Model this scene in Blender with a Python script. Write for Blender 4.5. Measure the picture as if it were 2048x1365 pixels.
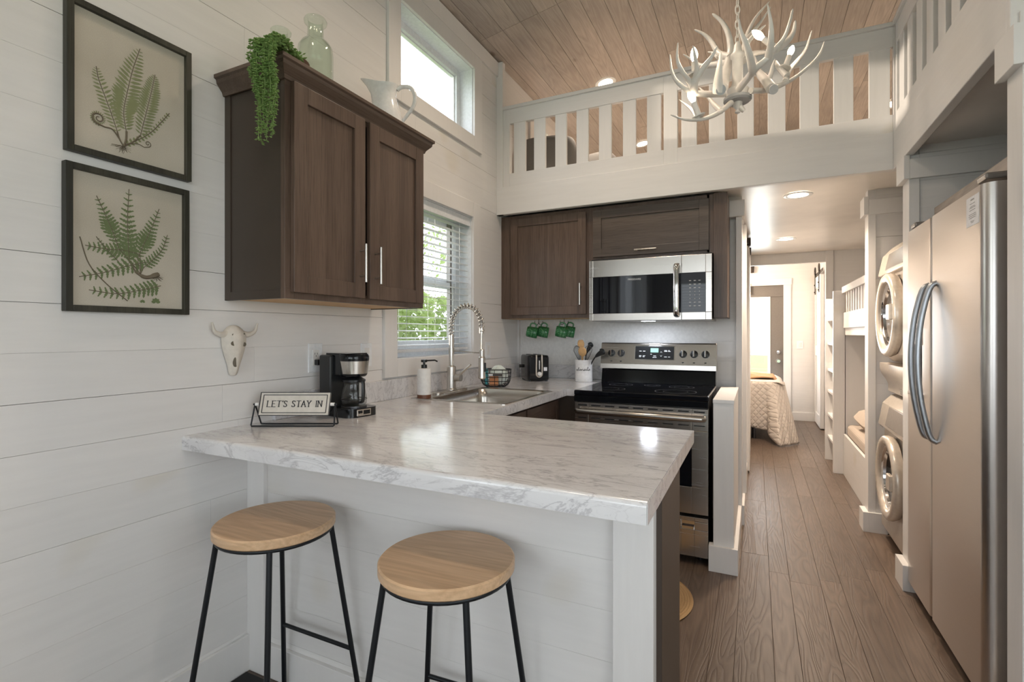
import bpy, bmesh, math, random
from mathutils import Vector, Matrix
random.seed(7)
for o in list(bpy.data.objects): bpy.data.objects.remove(o)
SC = bpy.context.scene
COL = SC.collection
PI = math.pi
YAW = math.atan2(488, 1008)

# ------------------------------------------------------------------ camera
cd = bpy.data.cameras.new('camera'); cam = bpy.data.objects.new('camera', cd); COL.objects.link(cam)
cam.location = (0, 0, 1.2525); cam.rotation_euler = (PI/2, 0, YAW)
cd.sensor_width = 36; cd.lens = 1008/2048*36; cd.shift_y = -14.5/2048; cd.clip_start = 0.05
SC.camera = cam

# ------------------------------------------------------------------ world, sun, exposure
W = bpy.data.worlds.new('sky'); SC.world = W; W.use_nodes = True
wn = W.node_tree; wn.nodes.clear()
bg = wn.nodes.new('ShaderNodeBackground'); wo = wn.nodes.new('ShaderNodeOutputWorld')
bg.inputs[0].default_value = (0.86, 0.93, 1.0, 1); bg.inputs[1].default_value = 5.6
wn.links.new(bg.outputs[0], wo.inputs[0])
SC.view_settings.view_transform = 'Standard'; SC.view_settings.look = 'None'
SC.view_settings.gamma = 1; SC.view_settings.use_curve_mapping = False
SC.view_settings.exposure = -0.31

def light(kind, name, loc, energy, color, rot=(0, 0, 0), size=None, size_y=None, spot=None, radius=None):
    l = bpy.data.lights.new(name, kind); l.energy = energy; l.color = color
    if kind == 'AREA':
        l.shape = 'RECTANGLE'; l.size = size; l.size_y = size_y or size
    if kind == 'SPOT':
        l.spot_size = spot; l.spot_blend = 0.9; l.shadow_soft_size = radius or .06
    if kind == 'POINT': l.shadow_soft_size = radius or .03
    if kind == 'SUN': l.angle = math.radians(1.5)
    o = bpy.data.objects.new(name, l); o.location = loc; o.rotation_euler = rot; COL.objects.link(o); return o
DAY = (0.90, 0.95, 1.0); WARM = (1.0, 0.81, 0.63)
SUN = light('SUN', 'low_sun', (-8, 0, 4), 4.0, (1.0, .86, .70)); SUN.rotation_euler = Vector((2.2, .72, -.25)).to_track_quat('-Z', 'Y').to_euler()
# daylight entering through the big living-room windows behind the camera and the side windows
light('AREA', 'daylight_rear', (0.1, -2.75, 1.75), 19, DAY, (-PI/2+.12+PI, 0, 0), 2.6, 1.7)
light('AREA', 'daylight_right', (1.40, -0.3, 1.6), 10, DAY, (0, PI/2, 0), 1.5, 1.9)
light('AREA', 'daylight_left_near', (-1.62, -1.2, 1.6), 9, DAY, (0, -PI/2, 0), 1.5, 1.5)

# ------------------------------------------------------------------ mesh helpers
class MB:
    def __init__(s, M=None): s.v = []; s.f = []; s.M = M
    def add(s, vs, fs):
        n = len(s.v)
        if s.M is not None: vs = [tuple(s.M @ Vector(v)) for v in vs]
        s.v += [tuple(v) for v in vs]; s.f += [tuple(i+n for i in f) for f in fs]; return s
    def box(s, x0, x1, y0, y1, z0, z1, R=None, C=None):
        vs = [(x, y, z) for x in (x0, x1) for y in (y0, y1) for z in (z0, z1)]
        if R is not None: vs = [tuple(R @ (Vector(v)-Vector(C)) + Vector(C)) for v in vs]
        return s.add(vs, [(0, 1, 3, 2), (4, 6, 7, 5), (0, 4, 5, 1), (2, 3, 7, 6), (0, 2, 6, 4), (1, 5, 7, 3)])
    def loft(s, rings, cap0=True, cap1=True, closed=True):
        n = len(rings[0]); vs = [p for r in rings for p in r]; fs = []
        for i in range(len(rings)-1):
            for j in range(n if closed else n-1):
                a = i*n+j; b = i*n+(j+1) % n; fs.append((a, b, b+n, a+n))
        if cap0: fs.append(tuple(reversed(range(n))))
        if cap1: fs.append(tuple((len(rings)-1)*n+j for j in range(n)))
        return s.add(vs, fs)
    def tube(s, pts, r, n=8, closed=False, flat=1.0):
        P = [Vector(p) for p in pts]; m = len(P)
        rr = r if isinstance(r, (list, tuple)) else [r]*m
        rings = []; up = None
        for i in range(m):
            if closed: d = P[(i+1) % m]-P[i-1]
            else: d = P[min(i+1, m-1)]-P[max(i-1, 0)]
            d.normalize()
            if up is None:
                a = Vector((0, 0, 1)) if abs(d.z) < .9 else Vector((1, 0, 0)); up = (a-d*a.dot(d)).normalized()
            else: up = (up-d*up.dot(d)).normalized()
            q = d.cross(up)
            rings.append([tuple(P[i]+(up*math.cos(2*PI*k/n)+q*math.sin(2*PI*k/n)*flat)*rr[i]) for k in range(n)])
        if closed:
            vs = [p for r_ in rings for p in r_]; fs = []
            for i in range(m):
                for j in range(n):
                    a = i*n+j; b = i*n+(j+1) % n; c = ((i+1) % m)*n+(j+1) % n; d = ((i+1) % m)*n+j; fs.append((a, b, c, d))
            return s.add(vs, fs)
        return s.loft(rings)
    def cyl(s, p0, p1, r0, r1=None, n=20): return s.tube([p0, p1], [r0, r0 if r1 is None else r1], n)
    def lathe(s, prof, c=(0, 0, 0), n=28, axis='z', cap=True, sy=1.0):
        rings = []
        for r, z in prof:
            ring = []
            for k in range(n):
                a = 2*PI*k/n; p = (r*math.cos(a), r*math.sin(a)*sy, z)
                if axis == 'x': p = (p[2], p[0], p[1])
                if axis == 'y': p = (p[1], p[2], p[0])
                ring.append((c[0]+p[0], c[1]+p[1], c[2]+p[2]))
            rings.append(ring)
        return s.loft(rings, cap, cap)
    def grid(s, fn, nu, nv, thick=0):
        vs = [fn(i/nu, j/nv) for i in range(nu+1) for j in range(nv+1)]
        fs = [(i*(nv+1)+j, (i+1)*(nv+1)+j, (i+1)*(nv+1)+j+1, i*(nv+1)+j+1) for i in range(nu) for j in range(nv)]
        return s.add(vs, fs)
    def prism(s, poly, ax, a0, a1):
        def p(u, v, a): return {'x': (a, u, v), 'y': (u, a, v), 'z': (u, v, a)}[ax]
        return s.loft([[p(u, v, a0) for u, v in poly], [p(u, v, a1) for u, v in poly]])
    def build(s, name, mat, parent=None, bevel=0, smooth=0, seg=2, thick=0, sub=0):
        off = Vector((0, 0, 0)); p = parent
        while p is not None: off += p.location; p = p.parent
        me = bpy.data.meshes.new(name)
        me.from_pydata([tuple(Vector(v)-off) for v in s.v], [], s.f)
        bm = bmesh.new(); bm.from_mesh(me); bmesh.ops.recalc_face_normals(bm, faces=bm.faces); bm.to_mesh(me); bm.free()
        if smooth:
            me.polygons.foreach_set('use_smooth', [True]*len(me.polygons))
            me.set_sharp_from_angle(angle=math.radians(smooth))
        me.materials.append(mat)
        o = bpy.data.objects.new(name, me); COL.objects.link(o)
        if parent is not None: o.parent = parent
        if thick:
            m = o.modifiers.new('t', 'SOLIDIFY'); m.thickness = thick; m.offset = 0
        if sub:
            m = o.modifiers.new('s', 'SUBSURF'); m.levels = sub; m.render_levels = sub
        if bevel:
            m = o.modifiers.new('b', 'BEVEL'); m.width = bevel; m.segments = seg; m.limit_method = 'ANGLE'; m.angle_limit = math.radians(40)
        return o
def spl(pts, n=6):
    P = [Vector(p) for p in pts]; P = [2*P[0]-P[1]]+P+[2*P[-1]-P[-2]]; out = []
    for i in range(1, len(P)-2):
        for k in range(n):
            t = k/n; a, b, c, d = P[i-1:i+3]
            out.append(.5*((2*b)+(-a+c)*t+(2*a-5*b+4*c-d)*t*t+(-a+3*b-3*c+d)*t**3))
    out.append(P[-2]); return [tuple(p) for p in out]
def taper(n, r0, r1, pw=1.0): return [r0+(r1-r0)*(i/(n-1))**pw for i in range(n)]
def thing(name, label, cat, loc=(0, 0, 0), group=None):
    o = bpy.data.objects.new(name, None); COL.objects.link(o); o.location = loc; o.empty_display_size = .05
    return tag(o, label, cat, group)
def tag(o, label, cat, group=None, kind=None):
    if label: o['label'] = label
    if cat: o['category'] = cat
    if group: o['group'] = group
    if kind: o['kind'] = kind
    return o
def struct(o, label=None):
    o['kind'] = 'structure'
    if label: o['label'] = label
    return o
def kids(o): return [c for c in bpy.data.objects if c.parent == o]
def dup(root, loc, label, group=None, rz=0):
    r = root.copy(); COL.objects.link(r); r.location = loc; r.rotation_euler = (0, 0, rz)
    r['label'] = label
    if group: r['group'] = group
    for ch in KIDS[root.name]:
        c = ch.copy(); COL.objects.link(c); c.parent = r
        for g in SUBK.get(ch.name, []):
            d = g.copy(); COL.objects.link(d); d.parent = c
    return r
KIDS = {}; SUBK = {}
def remember(root):
    KIDS[root.name] = kids(root)
    for c in KIDS[root.name]: SUBK[c.name] = kids(c)
def Rz(a, loc): return Matrix.Translation(loc) @ Matrix.Rotation(a, 4, 'Z')

# ------------------------------------------------------------------ materials
def mat(name):
    m = bpy.data.materials.new(name); m.use_nodes = True; n = m.node_tree; n.nodes.clear()
    o = n.nodes.new('ShaderNodeOutputMaterial'); b = n.nodes.new('ShaderNodeBsdfPrincipled'); n.links.new(b.outputs[0], o.inputs[0])
    return m, n, b
def ramp(n, src, stops):
    r = n.nodes.new('ShaderNodeValToRGB'); e = r.color_ramp.elements
    while len(e) < len(stops): e.new(.5)
    for i, (p, c) in enumerate(stops): e[i].position = p; e[i].color = (*c, 1) if len(c) == 3 else c
    n.links.new(src, r.inputs[0]); return r.outputs[0]
def coords(n, scale=(1, 1, 1), rot=(0, 0, 0), kind='Object', jitter=0):
    t = n.nodes.new('ShaderNodeTexCoord'); m = n.nodes.new('ShaderNodeMapping'); m.inputs['Scale'].default_value = scale; m.inputs['Rotation'].default_value = rot
    src = t.outputs[kind]
    if jitter:
        oi = n.nodes.new('ShaderNodeObjectInfo'); v = n.nodes.new('ShaderNodeVectorMath'); v.operation = 'SCALE'
        c = n.nodes.new('ShaderNodeCombineXYZ'); n.links.new(oi.outputs['Random'], c.inputs[0]); n.links.new(oi.outputs['Random'], c.inputs[1]); n.links.new(oi.outputs['Random'], c.inputs[2])
        n.links.new(c.outputs[0], v.inputs[0]); v.inputs['Scale'].default_value = jitter
        a = n.nodes.new('ShaderNodeVectorMath'); a.operation = 'ADD'; n.links.new(src, a.inputs[0]); n.links.new(v.outputs[0], a.inputs[1]); src = a.outputs[0]
    n.links.new(src, m.inputs[0]); return m.outputs[0]
def noise(n, vec, scale, detail=4, rough=.5, dist=0):
    t = n.nodes.new('ShaderNodeTexNoise'); t.inputs['Scale'].default_value = scale; t.inputs['Detail'].default_value = detail
    t.inputs['Roughness'].default_value = rough; t.inputs['Distortion'].default_value = dist; n.links.new(vec, t.inputs['Vector']); return t.outputs['Fac']
def mix(n, a, b, fac, mode='MIX'):
    m = n.nodes.new('ShaderNodeMix'); m.data_type = 'RGBA'; m.blend_type = mode
    for sock, v in ((m.inputs['Factor'], fac), (m.inputs['A'], a), (m.inputs['B'], b)):
        pass
    ins = [i for i in m.inputs if i.enabled]
    for sock, v in zip(ins, (fac, a, b)):
        if hasattr(v, 'is_linked') or hasattr(v, 'links'): n.links.new(v, sock)
        elif isinstance(v, (int, float)): sock.default_value = v
        else: sock.default_value = (*v, 1)
    return [q for q in m.outputs if q.enabled][0]
def bump(n, b, h, strength=.2, dist=.002):
    p = n.nodes.new('ShaderNodeBump'); p.inputs['Strength'].default_value = strength; p.inputs['Distance'].default_value = dist
    n.links.new(h, p.inputs['Height']); n.links.new(p.outputs[0], b.inputs['Normal'])
def plain(name, col, rough=.5, metal=0, spec=.5, coat=0, emit=None, es=0, trans=0, ior=1.45, nb=0, ns=60):
    m, n, b = mat(name)
    v = coords(n); f = noise(n, v, ns, 3)
    c = ramp(n, f, [(.3, tuple(x*.94 for x in col)), (.7, tuple(min(1, x*1.05) for x in col))])
    n.links.new(c, b.inputs['Base Color'])
    b.inputs['Roughness'].default_value = rough; b.inputs['Metallic'].default_value = metal
    b.inputs['Specular IOR Level'].default_value = spec; b.inputs['Coat Weight'].default_value = coat
    b.inputs['Transmission Weight'].default_value = trans; b.inputs['IOR'].default_value = ior
    if emit: b.inputs['Emission Color'].default_value = (*emit, 1); b.inputs['Emission Strength'].default_value = es
    if nb: bump(n, b, f, nb, .001)
    return m
def painted(name, col, axis='y', knots=True, var=.03):
    m, n, b = mat(name)
    sc = {'x': (1.2, 14, 14), 'y': (14, 1.2, 14), 'z': (14, 14, 1.2)}[axis]
    v = coords(n, sc, jitter=5); f = noise(n, v, 3, 5, .6)
    c = ramp(n, f, [(.25, tuple(x*(1-var) for x in col)), (.75, tuple(min(1, x*(1+var)) for x in col))])
    oi = n.nodes.new('ShaderNodeObjectInfo'); t = ramp(n, oi.outputs['Random'], [(0, (.965, .965, .965)), (1, (1, 1, 1))])
    c = mix(n, c, t, 1.0, 'MULTIPLY')
    if knots:
        v2 = coords(n, (1, 1, 1), jitter=2); k = noise(n, v2, 2.6, 1)
        kc = ramp(n, k, [(.70, (1, 1, 1)), (.76, (.95, .93, .88))]); c = mix(n, c, kc, 1.0, 'MULTIPLY')
    n.links.new(c, b.inputs['Base Color']); b.inputs['Roughness'].default_value = .42; b.inputs['Specular IOR Level'].default_value = .35
    bump(n, b, f, .25, .001); return m
def oak(name, c0, c1, axis='z', rough=.38):
    m, n, b = mat(name)
    sc = {'x': (.8, 16, 16), 'y': (16, .8, 16), 'z': (16, 16, .8)}[axis]
    big = noise(n, coords(n, tuple(s*.4 for s in sc), jitter=3), 1.6, 3, .5, 1.2)
    pore = noise(n, coords(n, tuple(s*(7 if s > 5 else 4) for s in sc), jitter=2), 2.0, 3, .7)
    a = ramp(n, big, [(.35, c0), (.65, c1)])
    p = ramp(n, pore, [(.34, (.60, .56, .54)), (.52, (1.06, 1.05, 1.04))])
    c = mix(n, a, p, .8, 'MULTIPLY'); n.links.new(c, b.inputs['Base Color'])
    b.inputs['Roughness'].default_value = rough; b.inputs['Specular IOR Level'].default_value = .5
    bump(n, b, pore, .25, .0006); return m
def plankwood(name, cols, axis='y', rough=.5, relief=.3, gscale=1.0, tint=(.82, 1.12)):
    m, n, b = mat(name)
    sc = {'x': (.7, 7, 7), 'y': (7, .7, 7)}[axis]
    v = coords(n, tuple(s*gscale for s in sc), jitter=17)
    w = n.nodes.new('ShaderNodeTexNoise'); w.inputs['Scale'].default_value = 1.1; w.inputs['Detail'].default_value = 2; w.inputs['Distortion'].default_value = .6
    n.links.new(v, w.inputs['Vector'])
    mm = n.nodes.new('ShaderNodeMath'); mm.operation = 'MULTIPLY'; mm.inputs[1].default_value = 14; n.links.new(w.outputs['Fac'], mm.inputs[0])
    fr = n.nodes.new('ShaderNodeMath'); fr.operation = 'PINGPONG'; fr.inputs[1].default_value = .5; n.links.new(mm.outputs[0], fr.inputs[0])
    fine = noise(n, coords(n, tuple(s*6 if s > 3 else s*3 for s in sc), jitter=9), 2.4, 4, .65)
    a = ramp(n, fr.outputs[0], [(0, cols[0]), (.5, cols[1])])
    f = ramp(n, fine, [(.3, (.86, .84, .82)), (.7, (1.08, 1.08, 1.08))])
    c = mix(n, a, f, 1, 'MULTIPLY')
    big = noise(n, coords(n, (1.3, 1.3, 1.3), jitter=4), 2.2, 2)
    c = mix(n, c, ramp(n, big, [(.35, cols[2]), (.65, (1, 1, 1))]), .75, 'MULTIPLY')
    oi = n.nodes.new('ShaderNodeObjectInfo'); t = ramp(n, oi.outputs['Random'], [(0, (tint[0],)*3), (1, (tint[1],)*3)])
    c = mix(n, c, t, 1, 'MULTIPLY')
    kn = n.nodes.new('ShaderNodeTexVoronoi'); kn.inputs['Scale'].default_value = 1.0; n.links.new(coords(n, (3.2, 1.7, 3.2), jitter=3), kn.inputs['Vector'])
    c = mix(n, c, ramp(n, kn.outputs['Distance'], [(.035, (.45, .38, .33)), (.075, (1, 1, 1))]), .8, 'MULTIPLY')
    n.links.new(c, b.inputs['Base Color']); b.inputs['Roughness'].default_value = rough
    s = n.nodes.new('ShaderNodeMath'); s.operation = 'POWER'; s.inputs[1].default_value = .35; n.links.new(fr.outputs[0], s.inputs[0])
    bump(n, b, s.outputs[0], relief, .0012); return m
def marble():
    m, n, b = mat('marble_laminate')
    def vein(sc, s, dist, lo, hi, dark):
        f = noise(n, coords(n, sc, (0, 0, .35)), s, 6, .62, dist)
        sb = n.nodes.new('ShaderNodeMath'); sb.operation = 'SUBTRACT'; sb.inputs[1].default_value = .5; n.links.new(f, sb.inputs[0])
        ab = n.nodes.new('ShaderNodeMath'); ab.operation = 'ABSOLUTE'; n.links.new(sb.outputs[0], ab.inputs[0])
        return ramp(n, ab.outputs[0], [(lo, dark), (hi, (1, 1, 1))])
    base = ramp(n, noise(n, coords(n, (1.5, 5, 3)), 3, 5, .6), [(.3, (.66, .655, .67)), (.65, (.77, .765, .775))])
    c = mix(n, base, vein((2.2, 9, 6), 1.3, .8, .0, .022, (.52, .51, .53)), .62, 'MULTIPLY')
    c = mix(n, c, vein((4, 14, 9), 2.2, 1.6, .0, .03, (.76, .75, .76)), .5, 'MULTIPLY')
    sp = noise(n, coords(n, (14, 30, 20)), 2.2, 4, .6)
    c = mix(n, c, ramp(n, sp, [(.28, (.55, .54, .56)), (.36, (1, 1, 1))]), .7, 'MULTIPLY')
    n.links.new(c, b.inputs['Base Color']); b.inputs['Roughness'].default_value = .17; b.inputs['Specular IOR Level'].default_value = .5
    b.inputs['Coat Weight'].default_value = .55; b.inputs['Coat Roughness'].default_value = .12
    return m
def steel(name, col=(.60, .57, .54), rough=.25, axis='y', st=.06):
    m, n, b = mat(name)
    sc = {'x': (2, 120, 120), 'y': (120, 2, 120), 'z': (120, 120, 2)}[axis]
    f = noise(n, coords(n, sc), 2, 2, .5)
    c = ramp(n, f, [(.3, tuple(x*.985 for x in col)), (.7, tuple(x*1.015 for x in col))])
    n.links.new(c, b.inputs['Base Color']); b.inputs['Metallic'].default_value = 1
    r = n.nodes.new('ShaderNodeMapRange'); r.inputs['To Min'].default_value = rough*.85; r.inputs['To Max'].default_value = rough*1.2
    n.links.new(f, r.inputs['Value']); n.links.new(r.outputs[0], b.inputs['Roughness'])
    return m
def glass(name, col=(1, 1, 1), rough=0, thin=True, alpha=.08):
    m = bpy.data.materials.new(name); m.use_nodes = True; n = m.node_tree; n.nodes.clear()
    o = n.nodes.new('ShaderNodeOutputMaterial'); t = n.nodes.new('ShaderNodeBsdfTransparent'); g = n.nodes.new('ShaderNodeBsdfGlossy')
    mx = n.nodes.new('ShaderNodeMixShader'); t.inputs[0].default_value = (*col, 1); g.inputs['Roughness'].default_value = rough
    lw = n.nodes.new('ShaderNodeLayerWeight'); lw.inputs[0].default_value = .5
    pw = n.nodes.new('ShaderNodeMath'); pw.operation = 'POWER'; pw.inputs[1].default_value = 3.5; n.links.new(lw.outputs['Facing'], pw.inputs[0])
    fr = n.nodes.new('ShaderNodeMath'); fr.operation = 'MULTIPLY_ADD'; fr.inputs[1].default_value = .6; fr.inputs[2].default_value = .04; n.links.new(pw.outputs[0], fr.inputs[0])
    n.links.new(fr.outputs[0], mx.inputs[0]); n.links.new(t.outputs[0], mx.inputs[1]); n.links.new(g.outputs[0], mx.inputs[2]); n.links.new(mx.outputs[0], o.inputs[0])
    return m
M = {}
WC = (.775, .76, .745)
for a in 'xyz': M['white_'+a] = painted('painted_white_wood_'+a, WC, a)
M['trim'] = painted('painted_trim', (.79, .775, .76), 'z', False, .015)
M['ceilwhite'] = plain('white_ceiling_board', (.80, .76, .71), .3, ns=4)
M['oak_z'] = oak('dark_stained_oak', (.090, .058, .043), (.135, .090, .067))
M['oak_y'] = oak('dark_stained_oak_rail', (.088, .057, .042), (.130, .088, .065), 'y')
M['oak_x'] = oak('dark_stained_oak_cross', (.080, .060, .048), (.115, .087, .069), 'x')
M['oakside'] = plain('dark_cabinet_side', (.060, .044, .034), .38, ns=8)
M['black_gap'] = plain('deep_black', (.008, .008, .009), .5)
M['raw'] = plain('raw_plywood', (.62, .40, .2), .6)
M['ceil'] = plankwood('washed_pine_ceiling', ((.385, .33, .288), (.45, .392, .345), (.82, .83, .85)), 'y', .42, .15, tint=(.85, 1.1))
M['floor'] = plankwood('brown_embossed_floor', ((.118, .083, .062), (.166, .121, .092), (.84, .82, .80)), 'y', .36, .55, 1.3, tint=(.86, 1.12))
M['marble'] = marble()
M['steel_y'] = steel('brushed_steel', (.72, .685, .655), .31, 'y')
M['steel_x'] = steel('brushed_steel_x', (.58, .55, .51), .25, 'x')
M['steel_dk'] = steel('dark_steel', (.13, .13, .135), .35, 'z')
M['nickel'] = steel('brushed_nickel', (.58, .55, .51), .28, 'z', .02)
M['chrome'] = plain('chrome', (.75, .75, .76), .08, 1)
M['handle_grey'] = steel('grey_fridge_handle', (.50, .53, .57), .36, 'z', .02)
M['black_gloss'] = plain('black_gloss', (.006, .007, .009), .10, spec=.45)
M['black_plastic'] = plain('black_plastic', (.014, .015, .016), .3)
M['black_metal'] = plain('black_powder_coat', (.012, .014, .017), .38, .3)
M['glassblack'] = plain('black_glass', (.006, .007, .010), .03, spec=.4)
def translucent(name, col, k):
    m = plain(name, col, .45); n = m.node_tree; o = [x for x in n.nodes if x.type == 'OUTPUT_MATERIAL'][0]; b = [x for x in n.nodes if x.type == 'BSDF_PRINCIPLED'][0]
    t = n.nodes.new('ShaderNodeBsdfTranslucent'); t.inputs[0].default_value = (*col, 1); x = n.nodes.new('ShaderNodeMixShader'); x.inputs[0].default_value = k
    n.links.new(b.outputs[0], x.inputs[1]); n.links.new(t.outputs[0], x.inputs[2]); n.links.new(x.outputs[0], o.inputs[0]); return m
M['vinyl'] = plain('white_vinyl', (.80, .82, .84), .35)
M['blind'] = translucent('white_blind', (.88, .89, .9), .5)
M['antler'] = plain('white_antler_resin', (.74, .70, .65), .42, nb=.25, ns=30)
M['antler_cut'] = plain('grey_antler_cut', (.42, .42, .42), .6)
M['cream'] = plain('cream_ceramic', (.66, .61, .54), .5, nb=.15)
M['cream_dark'] = plain('dark_hollow', (.14, .12, .09), .8)
M['ceramic'] = plain('white_ceramic', (.80, .80, .80), .12, coat=.4)
M['matte_white'] = plain('matte_white_plastic', (.78, .77, .75), .45)
M['seat'] = plankwood('natural_rubberwood', ((.60, .395, .235), (.69, .475, .295), (.93, .91, .89)), 'x', .38, .03, tint=(.97, 1.03))
M['brownwood'] = plain('brown_wood', (.15, .06, .03), .4)
M['frame'] = oak('black_green_frame', (.018, .018, .012), (.05, .048, .034), 'z', .5)
M['canvas'] = None
M['leaf'] = plain('fern_green_print', (.145, .185, .085), .8)
M['leaf2'] = plain('olive_fern_print', (.225, .245, .125), .8)
M['stemprint'] = plain('stem_print', (.16, .13, .09), .8)
M['vine'] = plain('succulent_green', (.25, .40, .13), .5, ns=90)
M['vine_stem'] = plain('vine_stem', (.22, .30, .10), .6)
M['rust'] = plain('rusty_iron', (.12, .065, .04), .6)
M['mug'] = plain('green_glaze', (.045, .21, .075), .15, coat=.5)
M['wood_spoon'] = plain('wooden_spoon', (.60, .36, .16), .5)
M['sponge'] = plain('orange_sponge', (.60, .26, .12), .9, nb=.5, ns=200)
M['teal'] = plain('teal_plastic', (.05, .30, .34), .4)
M['towel'] = plain('pale_cloth', (.66, .72, .68), .9, nb=.6, ns=120)
M['appl'] = plain('champagne_enamel', (.55, .49, .425), .3, .35)
M['appl_lt'] = plain('champagne_plastic', (.62, .555, .48), .25, .3)
M['appl_grey'] = plain('warm_grey_panel', (.26, .24, .22), .22, .3)
M['grey_fab'] = plain('grey_fabric', (.22, .215, .21), .9, nb=.4, ns=200)
M['quilt'] = None
M['beige_fab'] = plain('beige_blanket', (.55, .47, .40), .9, nb=.4, ns=150)
M['throw'] = plain('tan_throw', (.50, .29, .16), .95, nb=.6, ns=160)
M['door_grey'] = plain('grey_painted_door', (.17, .155, .14), .45)
M['bronze'] = plain('dark_bronze', (.06, .05, .045), .45, .6)
M['jute'] = plain('woven_jute', (.46, .30, .15), .95, nb=.8, ns=160)
M['paper'] = plain('white_paper', (.82, .83, .86), .6)
M['ink'] = plain('dark_ink', (.03, .03, .035), .6)
M['ink_grey'] = plain('grey_ink', (.35, .35, .36), .6)
M['white_print'] = plain('white_print', (.7, .7, .7), .5)
M['lens'] = plain('lamp_lens', (1, .95, .88), .5, emit=(1, .88, .70), es=14)
M['bulb'] = plain('glowing_bulb', (1, .9, .75), .3, emit=(1, .84, .62), es=26)
M['cooklight'] = plain('cooktop_lamp_lens', (1, 1, 1), .3, emit=(.80, .88, 1), es=30)
M['bark'] = plain('tree_bark', (.16, .13, .10), .9, nb=.8, ns=20)
M['foliage'] = translucent('tree_foliage', (.30, .38, .14), .45)
M['grass'] = plain('lawn', (.20, .26, .09), .9, ns=5)
M['pane'] = glass('window_glass')
M['greenglass'] = glass('pale_green_glass', (.925, .965, .925), .02)
M['clearglass'] = glass('clear_glass', (.88, .9, .9), .02)
M['rubber'] = plain('dark_rubber_mat', (.02, .02, .02), .8)
M['display'] = plain('green_display', (.2, .4, .3), .4, emit=(.5, .9, .7), es=.5)
def canvas_mat():
    m, n, b = mat('linen_canvas')
    v = coords(n, (1, 1, 1)); f = noise(n, coords(n, (1, 260, 900)), 1.2, 2); g = noise(n, coords(n, (1, 900, 260)), 1.2, 2)
    s = mix(n, ramp(n, f, [(.3, (.93, .93, .93)), (.7, (1.04, 1.04, 1.04))]), ramp(n, g, [(.3, (.93, .93, .93)), (.7, (1.04, 1.04, 1.04))]), 1, 'MULTIPLY')
    c = mix(n, ramp(n, noise(n, v, 5, 3), [(.3, (.50, .455, .375)), (.7, (.58, .535, .455))]), s, 1, 'MULTIPLY')
    n.links.new(c, b.inputs['Base Color']); b.inputs['Roughness'].default_value = .85; return m
M['canvas'] = canvas_mat()
def quilt_mat():
    m, n, b = mat('quilted_bedspread')
    b.inputs['Base Color'].default_value = (.66, .59, .53, 1); b.inputs['Roughness'].default_value = .85
    t = n.nodes.new('ShaderNodeTexCoord'); s = n.nodes.new('ShaderNodeSeparateXYZ'); n.links.new(t.outputs['Object'], s.inputs[0])
    def sw(sign):
        a = n.nodes.new('ShaderNodeMath'); a.operation = 'ADD' if sign > 0 else 'SUBTRACT'; n.links.new(s.outputs[0], a.inputs[0]); n.links.new(s.outputs[2], a.inputs[1])
        y = n.nodes.new('ShaderNodeMath'); y.operation = 'ADD'; n.links.new(a.outputs[0], y.inputs[0]); n.links.new(s.outputs[1], y.inputs[1])
        k = n.nodes.new('ShaderNodeMath'); k.operation = 'MULTIPLY'; k.inputs[1].default_value = 42; n.links.new(y.outputs[0], k.inputs[0])
        q = n.nodes.new('ShaderNodeMath'); q.operation = 'SINE'; n.links.new(k.outputs[0], q.inputs[0])
        w = n.nodes.new('ShaderNodeMath'); w.operation = 'ABSOLUTE'; n.links.new(q.outputs[0], w.inputs[0]); return w.outputs[0]
    mn = n.nodes.new('ShaderNodeMath'); mn.operation = 'MINIMUM'; n.links.new(sw(1), mn.inputs[0]); n.links.new(sw(-1), mn.inputs[1])
    pw = n.nodes.new('ShaderNodeMath'); pw.operation = 'POWER'; pw.inputs[1].default_value = .5; n.links.new(mn.outputs[0], pw.inputs[0])
    bump(n, b, pw.outputs[0], .9, .008); return m
M['quilt'] = quilt_mat()
def mug_mat():
    m, n, b = mat('green_embossed_glaze')
    v = n.nodes.new('ShaderNodeTexVoronoi'); v.inputs['Scale'].default_value = 95; n.links.new(coords(n), v.inputs['Vector'])
    c = ramp(n, v.outputs['Distance'], [(.05, (.20, .45, .22)), (.45, (.03, .16, .055))]); n.links.new(c, b.inputs['Base Color'])
    b.inputs['Roughness'].default_value = .15; bump(n, b, v.outputs['Distance'], .8, .002); return m
M['mugout'] = mug_mat()
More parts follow.
